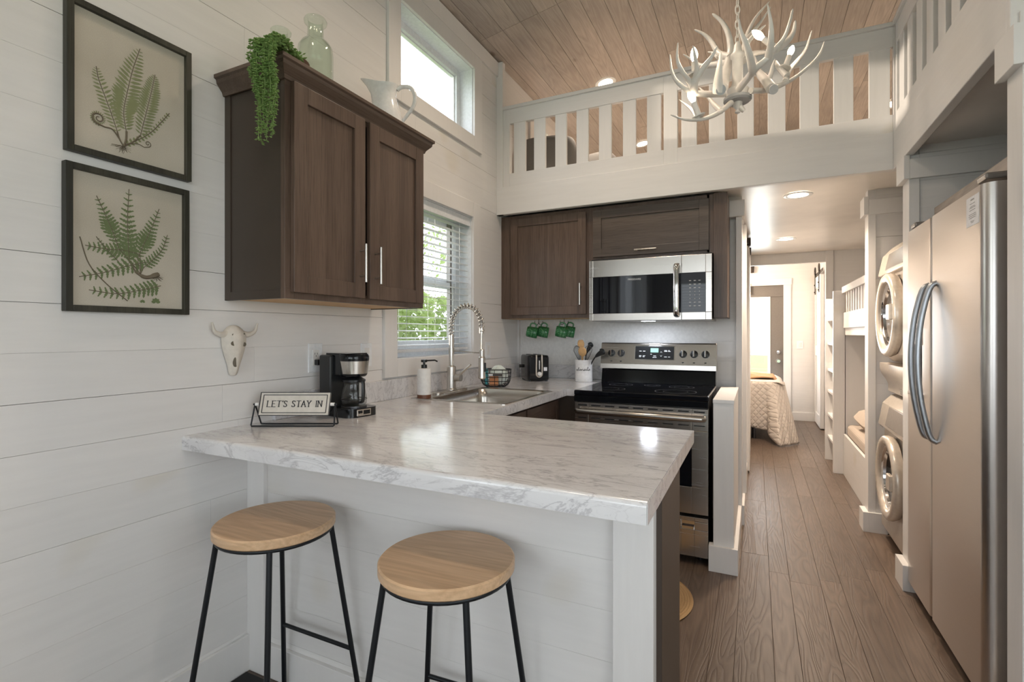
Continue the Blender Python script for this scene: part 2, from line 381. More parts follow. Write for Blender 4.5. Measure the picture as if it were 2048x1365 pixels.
# ------------------------------------------------------------------ setting
L = -1.71; RW = 1.51; XR = -.10; YB = -3.0; YE = 8.35; MS = .17
ZR = 3.245+MS*(XR-L)
def zc(x): return ZR-MS*abs(x-XR)
def split(u0, u1, z0, z1, holes):
    us = sorted({u0, u1} | {h[i] for h in holes for i in (0, 1) if u0 < h[i] < u1})
    zs = sorted({z0, z1} | {h[i] for h in holes for i in (2, 3) if z0 < h[i] < z1})
    out = []
    for a, b in zip(us, us[1:]):
        for c, d in zip(zs, zs[1:]):
            if not any(h[0] <= (a+b)/2 <= h[1] and h[2] <= (c+d)/2 <= h[3] for h in holes): out.append((a, b, c, d))
    return out
def panel(ax, p0, p1, cells):
    mb = MB()
    for a, b, c, d in cells:
        if ax == 'x': mb.box(p0, p1, a, b, c, d)
        else: mb.box(a, b, p0, p1, c, d)
    return mb
def shiplap(parent, ax, p0, p1, u0, u1, z0, z1, holes, zref=1.070, pitch=.132, mlen=3.0, mname='white_y'):
    z = zref-math.ceil((zref-z0)/pitch)*pitch
    while z < z1:
        a0, a1 = max(z, z0), min(z+pitch, z1)
        if a1-a0 > .012:
            g = random.choice((.0002, .0003, .0005, .0007, .0014))
            u = u0
            first = random.uniform(.35, 1)*mlen
            while u < u1-.001:
                e = min(u1, u+(first if u == u0 else mlen))
                if u1-e < .25: e = u1
                cells = split(u+(.0006 if u > u0 else 0), e, a0+g, a1-.0002, holes)
                if cells: panel(ax, p0, p1, cells).build('plank', M[mname], parent)
                u = e
        z += pitch
WIN1 = (2.119, 2.911, 1.118, 2.03); WIN2 = (2.148, 2.925, 2.576, 3.03); WIN3 = (3.95, 5.1, 2.62, 3.05)
WINL = (-1.95, -.45, 1.0, 2.35)
holes = [WIN1, WIN2, WIN3, WINL]
wl = struct(panel('x', L-.15, L-.012, split(YB-.15, YE+.15, 0, 3.25, holes)).build('wall_left', M['trim']))
shiplap(wl, 'x', L-.012, L, YB, YE, 0, 3.25, holes)
# right wall
HR = [(-1.3, .7, .9, 2.2)]
wr = struct(panel('x', RW+.012, RW+.15, split(YB-.15, YE+.15, 0, 3.28, HR)).build('wall_right', M['trim']))
shiplap(wr, 'x', RW, RW+.012, YB, YE, 0, 3.27, HR, mlen=4)
# rear wall behind the camera
HB = [(-1.35, .05, .95, 2.15), (.25, 1.2, .0, 2.1)]
def gable(ax0, ax1, z0, y0, y1, hs):
    mb = MB()
    for a, b, c, d in split(L-.15, RW+.15, 0, 3.2, hs): mb.box(a, b, y0, y1, c, d)
    mb.prism([(L-.15, 3.2), (RW+.15, 3.2), (RW+.15, zc(RW)+.03), (XR, ZR+.03), (L-.15, zc(L)+.03)], 'y', y0, y1); return mb
wb = struct(gable(0, 0, 0, YB-.15, YB, HB).build('wall_rear', M['white_x']))
# far bedroom wall with door opening; loft far gable
HE = [(-.40, .361, 0, 1.965)]
we = struct(gable(0, 0, 0, YE, YE+.15, HE).build('wall_far', M['white_x']))
# floor
NG = [(-.163), .06, .152, .292, .383, .529, .62]
fl = struct(MB().box(L, RW, YB, YE, -.06, -.004).build('floor', M['black_gap']))
xs = []; x = -.163; w = [.092, .138]; k = 0
edges = [-.163]
while edges[0] > L: edges.insert(0, max(L, edges[0]-(.138 if len(edges) % 2 else .092)))
edges += [-.075]; k = 0
while edges[-1] < RW: edges.append(min(RW, edges[-1]+(.137 if k % 2 == 0 else .092))); k += 1
for a, b in zip(edges, edges[1:]):
    if b-a < .02: continue
    y = YB
    while y < YE-.01:
        ln = 2.4 if y < .4 else random.uniform(.9, 1.5)
        e = min(YE, y+ln)
        MB().box(a+.0004, b-.0004, y+.0004, e-.0004, -.004, 0).build('plank', M['floor'], fl, bevel=.0010, seg=1)
        y = e
# ceiling: two slopes of tongue-and-groove boards running along the house
ce = struct(MB().prism([(L-.15, zc(L-.15)+.012), (XR, ZR+.012), (RW+.15, zc(RW+.15)+.012), (RW+.15, zc(RW)+.1), (XR, ZR+.12), (L-.15, zc(L)+.1)], 'y', YB-.15, YE+.15).build('ceiling', M['oakside']))
cosm = 1/math.sqrt(1+MS*MS)
for side in (-1, 1):
    tot = ((XR-L) if side < 0 else (RW-XR))/cosm; s = 0
    while s < tot-.01:
        e = min(tot, s+.131)
        y = YB
        while y < YE-.01:
            ln = 3.0 if y < .6 else random.uniform(1.0, 2.3)
            y2 = min(YE, y+ln)
            mb = MB()
            def pt(q, y_, dz): x_ = XR+side*q*cosm; return (x_, y_, zc(x_)+dz)
            g = .0011
            vs = [pt(s+g, y+g, .012), pt(e-g, y+g, .012), pt(e-g, y2-g, .012), pt(s+g, y2-g, .012), pt(s+g, y+g, 0), pt(e-g, y+g, 0), pt(e-g, y2-g, 0), pt(s+g, y2-g, 0)]
            mb.add(vs, [(0, 1, 2, 3), (7, 6, 5, 4), (0, 4, 5, 1), (1, 5, 6, 2), (2, 6, 7, 3), (3, 7, 4, 0)])
            mb.build('plank', M['ceil'], ce)
            y = y2
        s = e

# window builder on the left wall
def left_window(nm, h, case_z0, case_z1, label, rail=True, cy0=None, cy1=None, muntin=False, sash=True, depth=.12):
    y0, y1, z0, z1 = h
    root = struct(bpy.data.objects.new(nm, None), label); COL.objects.link(root)
    root.location = (L, (y0+y1)/2, z0)
    cy0 = cy0 or y0-.1; cy1 = cy1 or y1+.1
    MB().box(L, L+.018, cy0, y0, case_z0, case_z1).build('casing', M['trim'], root, .002)
    MB().box(L, L+.018, y1, cy1, case_z0, case_z1).build('casing', M['trim'], root, .002)
    MB().box(L, L+.018, y0, y1, z1, case_z1).build('casing', M['trim'], root, .002)
    MB().box(L, L+.018, y0, y1, case_z0, z0).build('casing', M['trim'], root, .002)
    t = .004
    MB().box(L-.13, L+.001, y0, y1, z0, z0+t).build('sill', M['vinyl'], root)
    mb = MB(); mb.box(L-.13, L, y0, y0+t, z0, z1); mb.box(L-.13, L, y1-t, y1, z0, z1); mb.box(L-.13, L, y0, y1, z1-t, z1); mb.build('jamb', M['vinyl'], root)
    X0, X1 = L-depth-.03, L-depth+.025; f = .045
    mb = MB()
    for a, b, c, d in split(y0, y1, z0, z1, [(y0+f, y1-f, z0+f, z1-f)]): mb.box(X0, X1, a, b, c, d)
    mb.build('window_frame', M['vinyl'], root, .003)
    gx = L-depth
    if rail:
        zm = 1.585
        mb = MB()
        for a, b, c, d in split(y0+f, y1-f, z0+f, zm, [(y0+f+.045, y1-f-.045, z0+f+.05, zm-.04)]): mb.box(gx-.012, gx+.02, a, b, c, d)
        lo = mb.build('lower_sash', M['vinyl'], root, .003)
        MB().box(gx+.002, gx+.006, y0+f+.045, y1-f-.045, z0+f+.05, zm-.04).build('pane', M['pane'], lo)
        mb = MB()
        for a, b, c, d in split(y0+f, y1-f, zm-.03, z1-f, [(y0+f+.03, y1-f-.04, zm+.02, z1-f-.03)]): mb.box(gx-.028, gx-.013, a, b, c, d)
        up = mb.build('upper_sash', M['vinyl'], root, .003)
        MB().box(gx-.022, gx-.019, y0+f+.03, y1-f-.04, zm+.02, z1-f-.03).build('pane', M['pane'], up)
        MB().box(gx-.006, gx+.021, y1-f-.045-.018, y1-f-.045, z0+f, z1-f).build('track_seal', M['appl_grey'], root)
    else:
        mb = MB()
        for a, b, c, d in split(y0+f, y1-f, z0+f, z1-f, [(y0+f+.008, y1-f-.008, z0+f+.008, z1-f-.008)]): mb.box(gx-.012, gx+.006, a, b, c, d)
        gk = mb.build('glazing_bead', M['vinyl'], root)
        MB().box(gx-.004, gx, y0+f+.008, y1-f-.008, z0+f+.008, z1-f-.008).build('pane', M['pane'], gk)
    return root
left_window('window_1', WIN1, 1.026, 2.129, 'white double hung window behind blinds over the sink', True, 2.02, 3.006)
left_window('window_2', WIN2, 2.485, 3.127, 'small high white window under the plank ceiling', False, 2.05, 3.027)
left_window('window_3', WIN3, 2.52, 3.14, 'small window in the loft seen between the balusters', False)
left_window('window_4', WINL, .9, 2.45, None, False)
# windows behind the camera
def yz_window(nm, x, y0, y1, z0, z1):
    root = struct(bpy.data.objects.new(nm, None)); COL.objects.link(root); root.location = (x, (y0+y1)/2, z0)
    mb = MB(); 
    for a, b, c, d in split(y0-.09, y1+.09, z0-.09, z1+.09, [(y0, y1, z0, z1)]): mb.box(x-.02, x-.002, a, b, c, d)
    mb.build('casing', M['trim'], root)
    mb = MB(); mb.box(x+.03, x+.06, y0, y1, (z0+z1)/2-.025, (z0+z1)/2+.025); mb.build('window_frame', M['vinyl'], root)
    for i in range(int((z1-z0)/.05)):
        mb = MB(); z = z0+.03+i*.05; mb.box(x+.002, x+.04, y0+.01, y1-.01, z, z+.003)
        mb.build('slat', M['blind'], root)
yz_window('window_5', RW, -1.3, .7, .9, 2.2)
def xz_window(nm, y, x0, x1, z0, z1, slats=True):
    root = struct(bpy.data.objects.new(nm, None)); COL.objects.link(root); root.location = ((x0+x1)/2, y, z0)
    mb = MB()
    for a, b, c, d in split(x0-.09, x1+.09, max(0, z0-.09), z1+.09, [(x0, x1, z0, z1)]): mb.box(a, b, y+.002, y+.02, c, d)
    mb.build('casing', M['trim'], root)
    mb = MB(); mb.box((x0+x1)/2-.03, (x0+x1)/2+.03, y-.06, y-.03, z0, z1); mb.build('window_frame', M['vinyl'], root)
    if slats:
        for i in range(int((z1-z0)/.05)):
            mb = MB(); z = z0+.03+i*.05; mb.box(x0+.01, x1-.01, y-.045, y-.004, z, z+.003); mb.build('slat', M['blind'], root)
xz_window('window_6', YB, -1.35, .05, .95, 2.15)
xz_window('window_7', YB, .25, 1.2, 0, 2.1, False)

# trims on the left wall
struct(MB().box(L, L+.016, YB, 3.272, 3.131, 3.236).build('trim_1', M['trim'], None, .002), 'flat white frieze board under the ceiling edge')
struct(MB().box(L, L+.05, 3.272, 3.312, 2.12, 3.236).build('trim_2', M['trim'], None, .002), 'vertical white board where the loft meets the wall')
struct(MB().box(L+.0, L+.014, 3.632, 3.66, .914, 2.10).build('trim_3', M['trim']), 'thin white batten in the kitchen corner')
struct(MB().box(L, L+.014, YB, 1.265, 0, .135).build('baseboard_left', M['trim'], None, .002))

# peninsula knee wall facing the stools
pk = struct(MB().box(L, -.30, 1.292, 1.32, 0, .870).build('wall_peninsula', M['trim']))
shiplap(pk, 'y', 1.28, 1.292, L, -.328, 0, .870, [], zref=.80, mlen=5, mname='white_x')
struct(MB().box(L, -1.62, 1.262, 1.28, 0, .870).build('trim_4', M['trim'], None, .002), 'white corner board left of the stools under the counter')
cp = struct(MB().box(-.328, -.226, 1.262, 1.32, 0, .870).build('trim_5', M['white_z'], None, .002), 'white end post under the counter corner')
struct(MB().box(-1.62, -.328, 1.264, 1.28, 0, .12).build('baseboard_front', M['trim'], None, .002))

# kitchen back wall and hall wall
bw = struct(MB().box(L, -.112, 3.672, 3.76, 0, 2.165).build('wall_back', M['trim']))
MB().box(L, -.26, 3.660, 3.672, 0, 2.165).build('backing_panel', M['matte_white'], bw)
shiplap(bw, 'y', 3.660, 3.672, -.26, -.112, 0, 2.165, [], mlen=3, mname='white_x')
struct(MB().box(-.118, -.082, 3.60, 3.66, 0, 2.015).build('trim_6', M['trim'], None, .002), 'narrow white corner board at the hallway entrance')
struct(MB().box(-.158, -.066, 3.575, 3.70, 2.015, 2.12).build('trim_7', M['trim'], None, .003), 'square white capital beside the dark wall cabinet')
hw = struct(MB().box(-.17, -.085, 3.674, 6.45, 0, 2.165).build('wall_hall', M['trim']))
struct(MB().box(-.085, -.068, 3.62, 6.4, 0, .13).build('baseboard_hall', M['trim'], None, .002))
struct(MB().box(-.086, -.06, 3.9, 4.0, .13, 2.02).build('trim_8', M['trim'], None, .002), 'white door casing on the left of the hallway')
struct(MB().box(-.086, -.06, 4.85, 4.95, .13, 2.02).build('trim_9', M['trim'], None, .002), 'second white casing board on the left hallway wall')
d2 = struct(MB().box(-.085, -.052, 5.0, 5.95, .02, 2.03).build('door_2', M['white_z'], None, .003), 'white sliding door on the left hallway wall')
d2t = thing('sliding_door_track', 'dark metal track end high on the left hallway wall', 'door track', (-.085, 5.5, 2.1))
MB().box(-.085, -.06, 5.1, 6.3, 2.085, 2.12).build('rail', M['bronze'], d2t)
for y in (5.2, 5.8): MB().cyl((-.075, y, 2.11), (-.045, y, 2.11), .04).build('wheel', M['bronze'], d2t)
# half wall beside the stove
hwall = struct(MB().box(-.204, -.104, 2.866, 3.60, 0, .885).build('wall_half', M['white_z'], None, .002), 'white half wall beside the stove')
MB().box(-.206, -.102, 2.862, 3.60, .885, .905).build('cap', M['trim'], hwall, .002)
mb = MB(); mb.box(-.226, -.084, 2.845, 2.866, 0, .135); mb.box(-.104, -.084, 2.866, 3.62, 0, .135); mb.box(-.226, -.204, 2.866, 2.90, 0, .135)
struct(mb.build('baseboard_half', M['trim'], None, .002), 'white plinth around the foot of the half wall')

# loft slab, hall ceiling, beams
struct(MB().box(L, RW, 3.312, 6.55, 2.165, 2.30).build('ceiling_hall', M['ceilwhite']), 'smooth white hallway ceiling under the loft')
struct(MB().box(.69, RW, 1.98, 3.312, 2.165, 2.30).build('ceiling_niche', M['ceilwhite']), 'underside of the side loft above the fridge')
b1 = struct(MB().box(L, .653, 3.27, 3.312, 2.12, 2.318).build('trim_10', M['white_x'], None, .003), 'long white beam carrying the loft railing')
b2 = struct(MB().box(.653, .69, 1.94, 3.312, 2.12, 2.318).build('trim_11', M['white_y'], None, .003), 'white side beam running toward the camera above the fridge')
b3 = struct(MB().box(.653, RW, 1.915, 1.94, 2.12, 3.0).build('trim_12', M['white_x'], None, .003), 'white board closing the near end of the side loft')
struct(MB().box(L, RW, 6.5, 6.56, 2.045, 2.165).build('trim_13', M['trim'], None, .002), 'white header across the bedroom opening')
struct(MB().box(.69, .76, 6.48, 6.58, 0, 2.165).build('trim_14', M['trim'], None, .002), 'white jamb on the right of the bedroom opening')
struct(MB().box(L, RW, 6.56, YE, 2.35, 2.42).build('ceiling_bedroom', M['ceilwhite']))
struct(MB().box(L, -.085, 6.48, 6.56, 0, 2.045).build('wall_bedroom', M['trim']))
struct(MB().box(.80, RW, 6.56, YE, 0, 2.35).build('wall_closet', M['white_y']), 'white closet wall on the right of the bedroom')
struct(MB().box(.37, .80, 8.335, 8.35, 0, .12).build('baseboard_bedroom', M['trim'], None, .002))

struct(MB().box(.76, RW, 6.50, 6.56, 0, 2.045).build('wall_bunk_end', M['white_x']), 'white wall behind the far end of the bunk bed')
# partitions right of the aisle
def partition(nm, x, y0, y1, label, faceY, capz=True):
    w = struct(MB().box(x, RW, y0+.012, y1-.012, 0, 2.165).build(nm, M['trim']), label)
    shiplap(w, 'y', y0, y0+.012, x+.04, RW, 0, 2.165, [], mlen=4, mname='white_x')
    MB().box(x-.002, x+.04, y0-.006, y1, 0, 2.12).build('corner_post', M['white_z'], w, .002)
    MB().box(x-.025, x+.0, y0-.018, y1+.018, 2.005, 2.12).build('capital', M['trim'], w, .002)
    MB().box(x, RW, y0-.018, y0, 2.005, 2.10).build('header', M['trim'], w, .002)
    MB().box(x-.03, x+.001, y0-.02, y1+.018, 0, .125).build('plinth', M['trim'], w, .002)
    MB().box(x, x+.10, y0-.02, y0-.001, 0, .125).build('plinth', M['trim'], w, .002)
    return w
partition('wall_near_post', .672, 1.894, 1.985, 'white wall end nearest the camera on the right', 1.894)
partition('wall_fridge', .672, 3.055, 3.165, 'white partition between the fridge and the laundry stack', 3.055)
partition('wall_laundry', .64, 3.86, 3.955, 'white partition between the laundry stack and the bunk bed', 3.86)
def grad(): pass
# ------------------------------------------------------------------ countertop
ct = thing('countertop', 'white grey-veined marble-look countertop with sink run and peninsula', 'countertop', (-1.0, 1.45, .872))
# peninsula slab with rolled front nose, sink run around the sink hole, short return to the stove
N = [(1.025+.012-.012*math.cos(a), .914-.012+.012*math.sin(a)) for a in [i*PI/12 for i in range(7)]]
MB().prism([(1.862, .914), (1.862, .872), (1.025, .868)]+N, 'x', L, -.197).build('peninsula_slab', M['marble'], ct, smooth=30)
MB().prism([(1.862, .914), (1.862, .872), (1.035, .868), (1.026, .868), (1.026, .912)], 'x', -.1965, -.195).build('edge_band', M['marble'], ct)
SK = (-1.60, -1.09, 2.16, 2.735)
mb = MB()
for a, b, c, d in split(L, -1.046, 1.862, 3.66, [SK]): mb.box(a, b, c, d, .872, .914)
mb.box(-1.046, -.985, 2.935, 3.66, .872, .914)
mb.build('sink_run_slab', M['marble'], ct)
MB().box(L, L+.019, 1.37, 3.641, .914, 1.016).build('backsplash', M['marble'], ct, .003)
MB().box(L, -.985, 3.641, 3.66, .914, 1.016).build('backsplash', M['marble'], ct, .003)

def shaker(mb, ax, f, th, u0, u1, z0, z1, w=.057, rec=.009):
    s = -1 if th < 0 else 1
    cells = split(u0, u1, z0, z1, [(u0+w, u1-w, z0+w, z1-w)])
    a, b = sorted((f, f+th))
    def put(c, p, q):
        if ax == 'x': mb.box(p, q, *c)
        else: mb.box(c[0], c[1], p, q, c[2], c[3])
    put((u0, u0+w, z0, z1), a, b); put((u1-w, u1, z0, z1), a, b)
    put((u0+w, u1-w, z0, z0+w), a, b); put((u0+w, u1-w, z1-w, z1), a, b)
    fr = f+th-s*rec; a, b = sorted((f, fr)); put((u0+w, u1-w, z0+w, z1-w), a, b)
    return mb
def bar_handle(parent, p0, p1, out, name='handle', r=.0055):
    p0, p1, out = Vector(p0), Vector(p1), Vector(out); mb = MB()
    mb.cyl(p0+out, p1+out, r, n=14)
    for t in (.17, .83):
        q = p0+(p1-p0)*t; mb.cyl(q, q+out, .0038, n=10)
    return mb.build(name, M['nickel'], parent, smooth=40)
# ------------------------------------------------------------------ left wall cabinet
c1 = thing('wall_cabinet', 'dark wooden two door wall cabinet hanging on the left wall', 'cabinet', (L+.15, 1.56, 1.371))
Y0, Y1 = 1.178, 1.945
mb = MB(); mb.box(L, -1.424, Y0, Y0+.012, 1.371, 2.135); mb.box(L, -1.424, Y1-.012, Y1, 1.371, 2.135); mb.box(L, -1.424, Y0+.012, Y1-.012, 2.10, 2.135); mb.box(L, L+.006, Y0+.012, Y1-.012, 1.39, 2.1)
mb.box(L, L+.03, Y0-.004, Y0, 1.371, 2.11)
mb.box(L+.03, -1.424, Y0-.004, Y0, 1.371, 1.40)
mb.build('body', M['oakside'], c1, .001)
MB().box(L+.006, -1.424, Y0+.012, Y1-.012, 1.375, 1.39).build('bottom_panel', M['raw'], c1)['label'] = 'unstained plywood underside'
mb = MB()
for a, b, c, d in split(Y0-.004, Y1, 1.371, 2.135, [(Y0+.035, 1.542, 1.405, 2.08), (1.56, Y1-.035, 1.405, 2.08)]): mb.box(-1.424, -1.405, a, b, c, d)
mb.build('face_frame', M['oak_z'], c1, .001)
for (a, b), hy in (((1.196, 1.535), 1.507), ((1.563, 1.902+.02), 1.593)):
    d = shaker(MB(), 'x', -1.404, .019, a, b, 1.392, 2.098).build('door', M['oak_z'], c1, .0015)
    bar_handle(d, (-1.385, hy, 1.452), (-1.385, hy, 1.60), (.030, 0, 0))
# crown moulding around the top
prof = [(0, 2.098), (.006, 2.098), (.010, 2.110), (.020, 2.122), (.030, 2.134), (.032, 2.146), (.040, 2.150), (.040, 2.162), (0, 2.162)]
rings = []
for q in ((0,), (1,), (2,), (3,)):
    r = []
    for o, z in prof:
        p = [(L, Y0-.004-o, z), (-1.405+o, Y0-.004-o, z), (-1.405+o, Y1+o, z), (L, Y1+o, z)][q[0]]; r.append(p)
    rings.append(r)
mb = MB().loft(rings); mb.box(L, -1.405, Y0, Y1, 2.135, 2.160); mb.build('crown_moulding', M['oak_y'], c1)

# ------------------------------------------------------------------ rear wall cabinets
c2 = thing('wall_cabinet', 'dark wooden wall cabinets above the stove and microwave', 'cabinet', (-.93, 3.5, 1.364))
def cab(x0, x1, z0, z1):
    mb = MB(); mb.box(x0, x1, 3.369, 3.66, z0, z1); return mb
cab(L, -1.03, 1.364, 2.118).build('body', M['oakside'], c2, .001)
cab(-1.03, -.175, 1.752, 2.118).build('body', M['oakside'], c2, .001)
mb = MB()
mb.box(L, -1.62, 3.35, 3.369, 1.364, 2.118); mb.box(-1.055, -1.018, 3.35, 3.369, 1.364, 2.118); mb.box(-1.62, -1.055, 3.35, 3.369, 1.364, 1.40); mb.box(-1.62, -1.055, 3.35, 3.369, 2.07, 2.118)
mb.box(-1.018, -.975, 3.35, 3.369, 1.752, 2.118); mb.box(-.975, -.26, 3.35, 3.369, 1.752, 1.79); mb.box(-.975, -.26, 3.35, 3.369, 2.07, 2.118); mb.box(-.275, -.235, 3.35, 3.369, 1.752, 2.118)
mb.build('face_frame', M['oak_z'], c2, .001)
d = shaker(MB(), 'y', 3.349, -.019, -1.625, -1.050, 1.388, 2.092).build('door', M['oak_z'], c2, .0015)
bar_handle(d, (-1.085, 3.33, 1.452), (-1.085, 3.33, 1.60), (0, -.030, 0))
d = shaker(MB(), 'y', 3.349, -.019, -1.0, -.262, 1.772, 2.092).build('door', M['oak_x'], c2, .0015)
bar_handle(d, (-.715, 3.33, 1.80), (-.575, 3.33, 1.80), (0, -.030, 0))
MB().box(-.235, -.157, 3.33, 3.66, 1.352, 2.118).build('end_panel', M['oak_z'], c2, .0015)
MB().box(L+.01, -1.06, 3.375, 3.655, 1.3625, 1.365).build('bottom_panel', M['raw'], c2)

# ------------------------------------------------------------------ base cabinets
c3 = thing('base_cabinet', 'dark wooden sink cabinet under the left countertop run', 'cabinet', (-1.38, 2.6, 0))
mb = MB(); mb.box(L+.004, -1.10, 1.90, 2.16, .10, .871); mb.box(L+.004, -1.10, 2.735, 3.655, .10, .871); mb.box(L+.004, -1.10, 2.16, 2.735, .10, .70); mb.box(-1.13, -1.10, 2.16, 2.735, .70, .871); mb.box(L+.02, -1.14, 1.90, 3.65, 0, .10)
mb.build('body', M['oakside'], c3)
for a, b in ((1.95, 2.40), (2.42, 2.88)):
    dr = shaker(MB(), 'x', -1.099, .018, a, b, .71, .85, .03, .006).build('drawer', M['oak_y'], c3, .001)
    d = shaker(MB(), 'x', -1.099, .018, a, b, .12, .69).build('door', M['oak_z'], c3, .001)
    bar_handle(d, (-1.081, b-.04 if b < 2.5 else a+.04, .5), (-1.081, b-.04 if b < 2.5 else a+.04, .64), (.03, 0, 0))
MB().box(-1.10, -.992, 2.955, 3.655, .0, .871).build('filler_panel', M['oakside'], c3)
c4 = thing('base_cabinet', 'dark wooden peninsula cabinet with brown side panel facing the aisle', 'cabinet', (-.9, 1.48, 0))
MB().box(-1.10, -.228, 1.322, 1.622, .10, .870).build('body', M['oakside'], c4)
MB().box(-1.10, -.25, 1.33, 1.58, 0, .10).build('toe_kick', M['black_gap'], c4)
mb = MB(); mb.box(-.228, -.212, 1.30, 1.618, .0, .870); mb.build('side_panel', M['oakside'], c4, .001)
MB().box(-1.10, -.214, 1.622, 1.640, .08, .868).build('face_frame', M['oak_z'], c4)
for a, b in ((-1.08, -.68), (-.66, -.24)):
    d = shaker(MB(), 'y', 1.641, .018, a, b, .12, .68).build('door', M['oak_z'], c4)
    bar_handle(d, ((a+b)/2-.06, 1.659, .64), ((a+b)/2+.06, 1.659, .64), (0, .03, 0))
    shaker(MB(), 'y', 1.641, .018, a, b, .70, .85, .03, .006).build('drawer', M['oak_x'], c4)

# ------------------------------------------------------------------ sink and faucet
sk = thing('sink', 'stainless steel drop-in sink set in the marble countertop', 'sink', (-1.345, 2.45, .914))
x0, x1, y0, y1 = -1.628, -1.068, 2.135, 2.762
bx0, bx1, by0, by1 = -1.535, -1.105, 2.175, 2.722
mb = MB()
def rr(a, b, c, d, r, z, n=5):
    out = []
    for cx_, cy_, a0 in ((b-r, d-r, 0), (a+r, d-r, PI/2), (a+r, c+r, PI), (b-r, c+r, 1.5*PI)):
        for k in range(n+1):
            t = a0+k/n*PI/2; out.append((cx_+r*math.cos(t), cy_+r*math.sin(t), z))
    return out
rings = [rr(x0, x1, y0, y1, .02, .914), rr(x0, x1, y0, y1, .02, .917), rr(x0+.008, x1-.008, y0+.008, y1-.008, .02, .919), rr(bx0-.012, bx1+.012, by0-.012, by1+.012, .05, .917),
         rr(bx0, bx1, by0, by1, .05, .911), rr(bx0+.008, bx1-.008, by0+.008, by1-.008, .05, .86), rr(bx0+.02, bx1-.02, by0+.02, by1-.02, .05, .75), rr(bx0+.06, bx1-.06, by0+.06, by1-.06, .04, .735), rr(bx0+.19, bx1-.19, by0+.25, by1-.25, .02, .733)]
mb.loft(rings, False, True).build('basin', M['steel_x'], sk, smooth=60)
MB().lathe([(0.001, .738), (.03, .738), (.042, .742), (.045, .736)], (-1.32, 2.45, 0)).build('drain', M['chrome'], sk)
fc = thing('faucet', 'tall brushed nickel spring-neck pull-down kitchen faucet', 'faucet', (-1.585, 2.47, .918))
mb = MB(); mb.loft([rr(-1.615, -1.555, 2.30, 2.62, .029, .918), rr(-1.615, -1.555, 2.30, 2.62, .029, .926), rr(-1.612, -1.558, 2.303, 2.617, .027, .929)]); mb.build('deck_plate', M['nickel'], fc, smooth=30)
mb = MB().lathe([(.031, .929), (.031, .933), (.0265, .94), (.0265, 1.062), (.022, 1.066), (.016, 1.068), (.0145, 1.072), (.0145, 1.19), (.0155, 1.19), (.0155, 1.245), (.012, 1.25)], (-1.585, 2.47, 0)); mb.build('column', M['nickel'], fc, smooth=30)
mb = MB(); mb.cyl((-1.56, 2.47, 1.0), (-1.52, 2.47, 1.0), .021); mb.cyl((-1.535, 2.46, 1.01), (-1.455, 2.47, 1.078), .008, .006, 12); mb.build('lever', M['nickel'], fc, smooth=40)
cx_, cz_, ra = -1.485, 1.30, .10
path = [(-1.585, 2.47, 1.245), (-1.585, 2.47, 1.27)]+[(cx_-ra*math.cos(a), 2.47, cz_+ra*math.sin(a)*1.12) for a in [i*PI/24 for i in range(25)]]+[(-1.385, 2.47, 1.275), (-1.385, 2.47, 1.255)]
MB().tube(path, .007, 10).build('hose', M['appl_grey'], fc, smooth=60)
P = [Vector(p) for p in path]; Ls = [0]
for a, b in zip(P, P[1:]): Ls.append(Ls[-1]+(b-a).length)
turns = 21; nn = turns*12; pts = []
for i in range(nn+1):
    s_ = Ls[-1]*i/nn; k = max(j for j in range(len(Ls)) if Ls[j] <= s_+1e-9); k = min(k, len(P)-2)
    t = (s_-Ls[k])/max(1e-9, Ls[k+1]-Ls[k]); c_ = P[k].lerp(P[k+1], t); d_ = (P[k+1]-P[k]).normalized()
    u_ = Vector((0, 1, 0)); v_ = d_.cross(u_); a = 2*PI*turns*i/nn; pts.append(c_+(u_*math.cos(a)+v_*math.sin(a))*.0145)
MB().tube(pts, .0030, 6).build('spring', M['nickel'], fc, smooth=60)
mb = MB(); mb.cyl((-1.385, 2.47, 1.255), (-1.385, 2.47, 1.285), .014); mb.cyl((-1.385, 2.47, 1.15), (-1.383, 2.47, 1.255), .0045); mb.build('collar', M['nickel'], fc, smooth=40)
mb = MB().lathe([(.010, 1.165), (.0145, 1.16), (.0145, 1.125), (.019, 1.118), (.020, 1.02), (.022, 1.005), (.018, 1.0)], (-1.383, 2.47, 0)); mb.build('spray_head', M['nickel'], fc, smooth=30)
MB().box(-1.366, -1.360, 2.462, 2.478, 1.04, 1.09).build('button', M['black_plastic'], fc, .002)
mb = MB(); mb.cyl((-1.585, 2.47, 1.155), (-1.40, 2.47, 1.145), .0035, n=10); mb.cyl((-1.585, 2.47, 1.14), (-1.585, 2.47, 1.17), .0175); mb.build('holder_arm', M['nickel'], fc, smooth=40)

sd = thing('soap_dispenser', 'white soap dispenser with black pump and brown base behind the sink', 'soap dispenser', (-1.552, 2.158, .919))
MB().lathe([(.036, .919), (.036, .937), (.035, .938)], (-1.552, 2.158, 0)).build('base', M['brownwood'], sd, smooth=40)
MB().lathe([(.0355, .938), (.0355, 1.068), (.034, 1.072), (.015, 1.074)], (-1.552, 2.158, 0)).build('bottle', M['matte_white'], sd, smooth=40)
mb = MB().lathe([(.015, 1.074), (.015, 1.092), (.006, 1.093), (.006, 1.104), (.016, 1.105), (.016, 1.118), (.002, 1.119)], (-1.552, 2.158, 0)); mb.tube([(-1.552, 2.158, 1.112), (-1.50, 2.18, 1.115), (-1.488, 2.186, 1.108)], .004, 8); mb.build('pump', M['black_plastic'], sd, smooth=40)

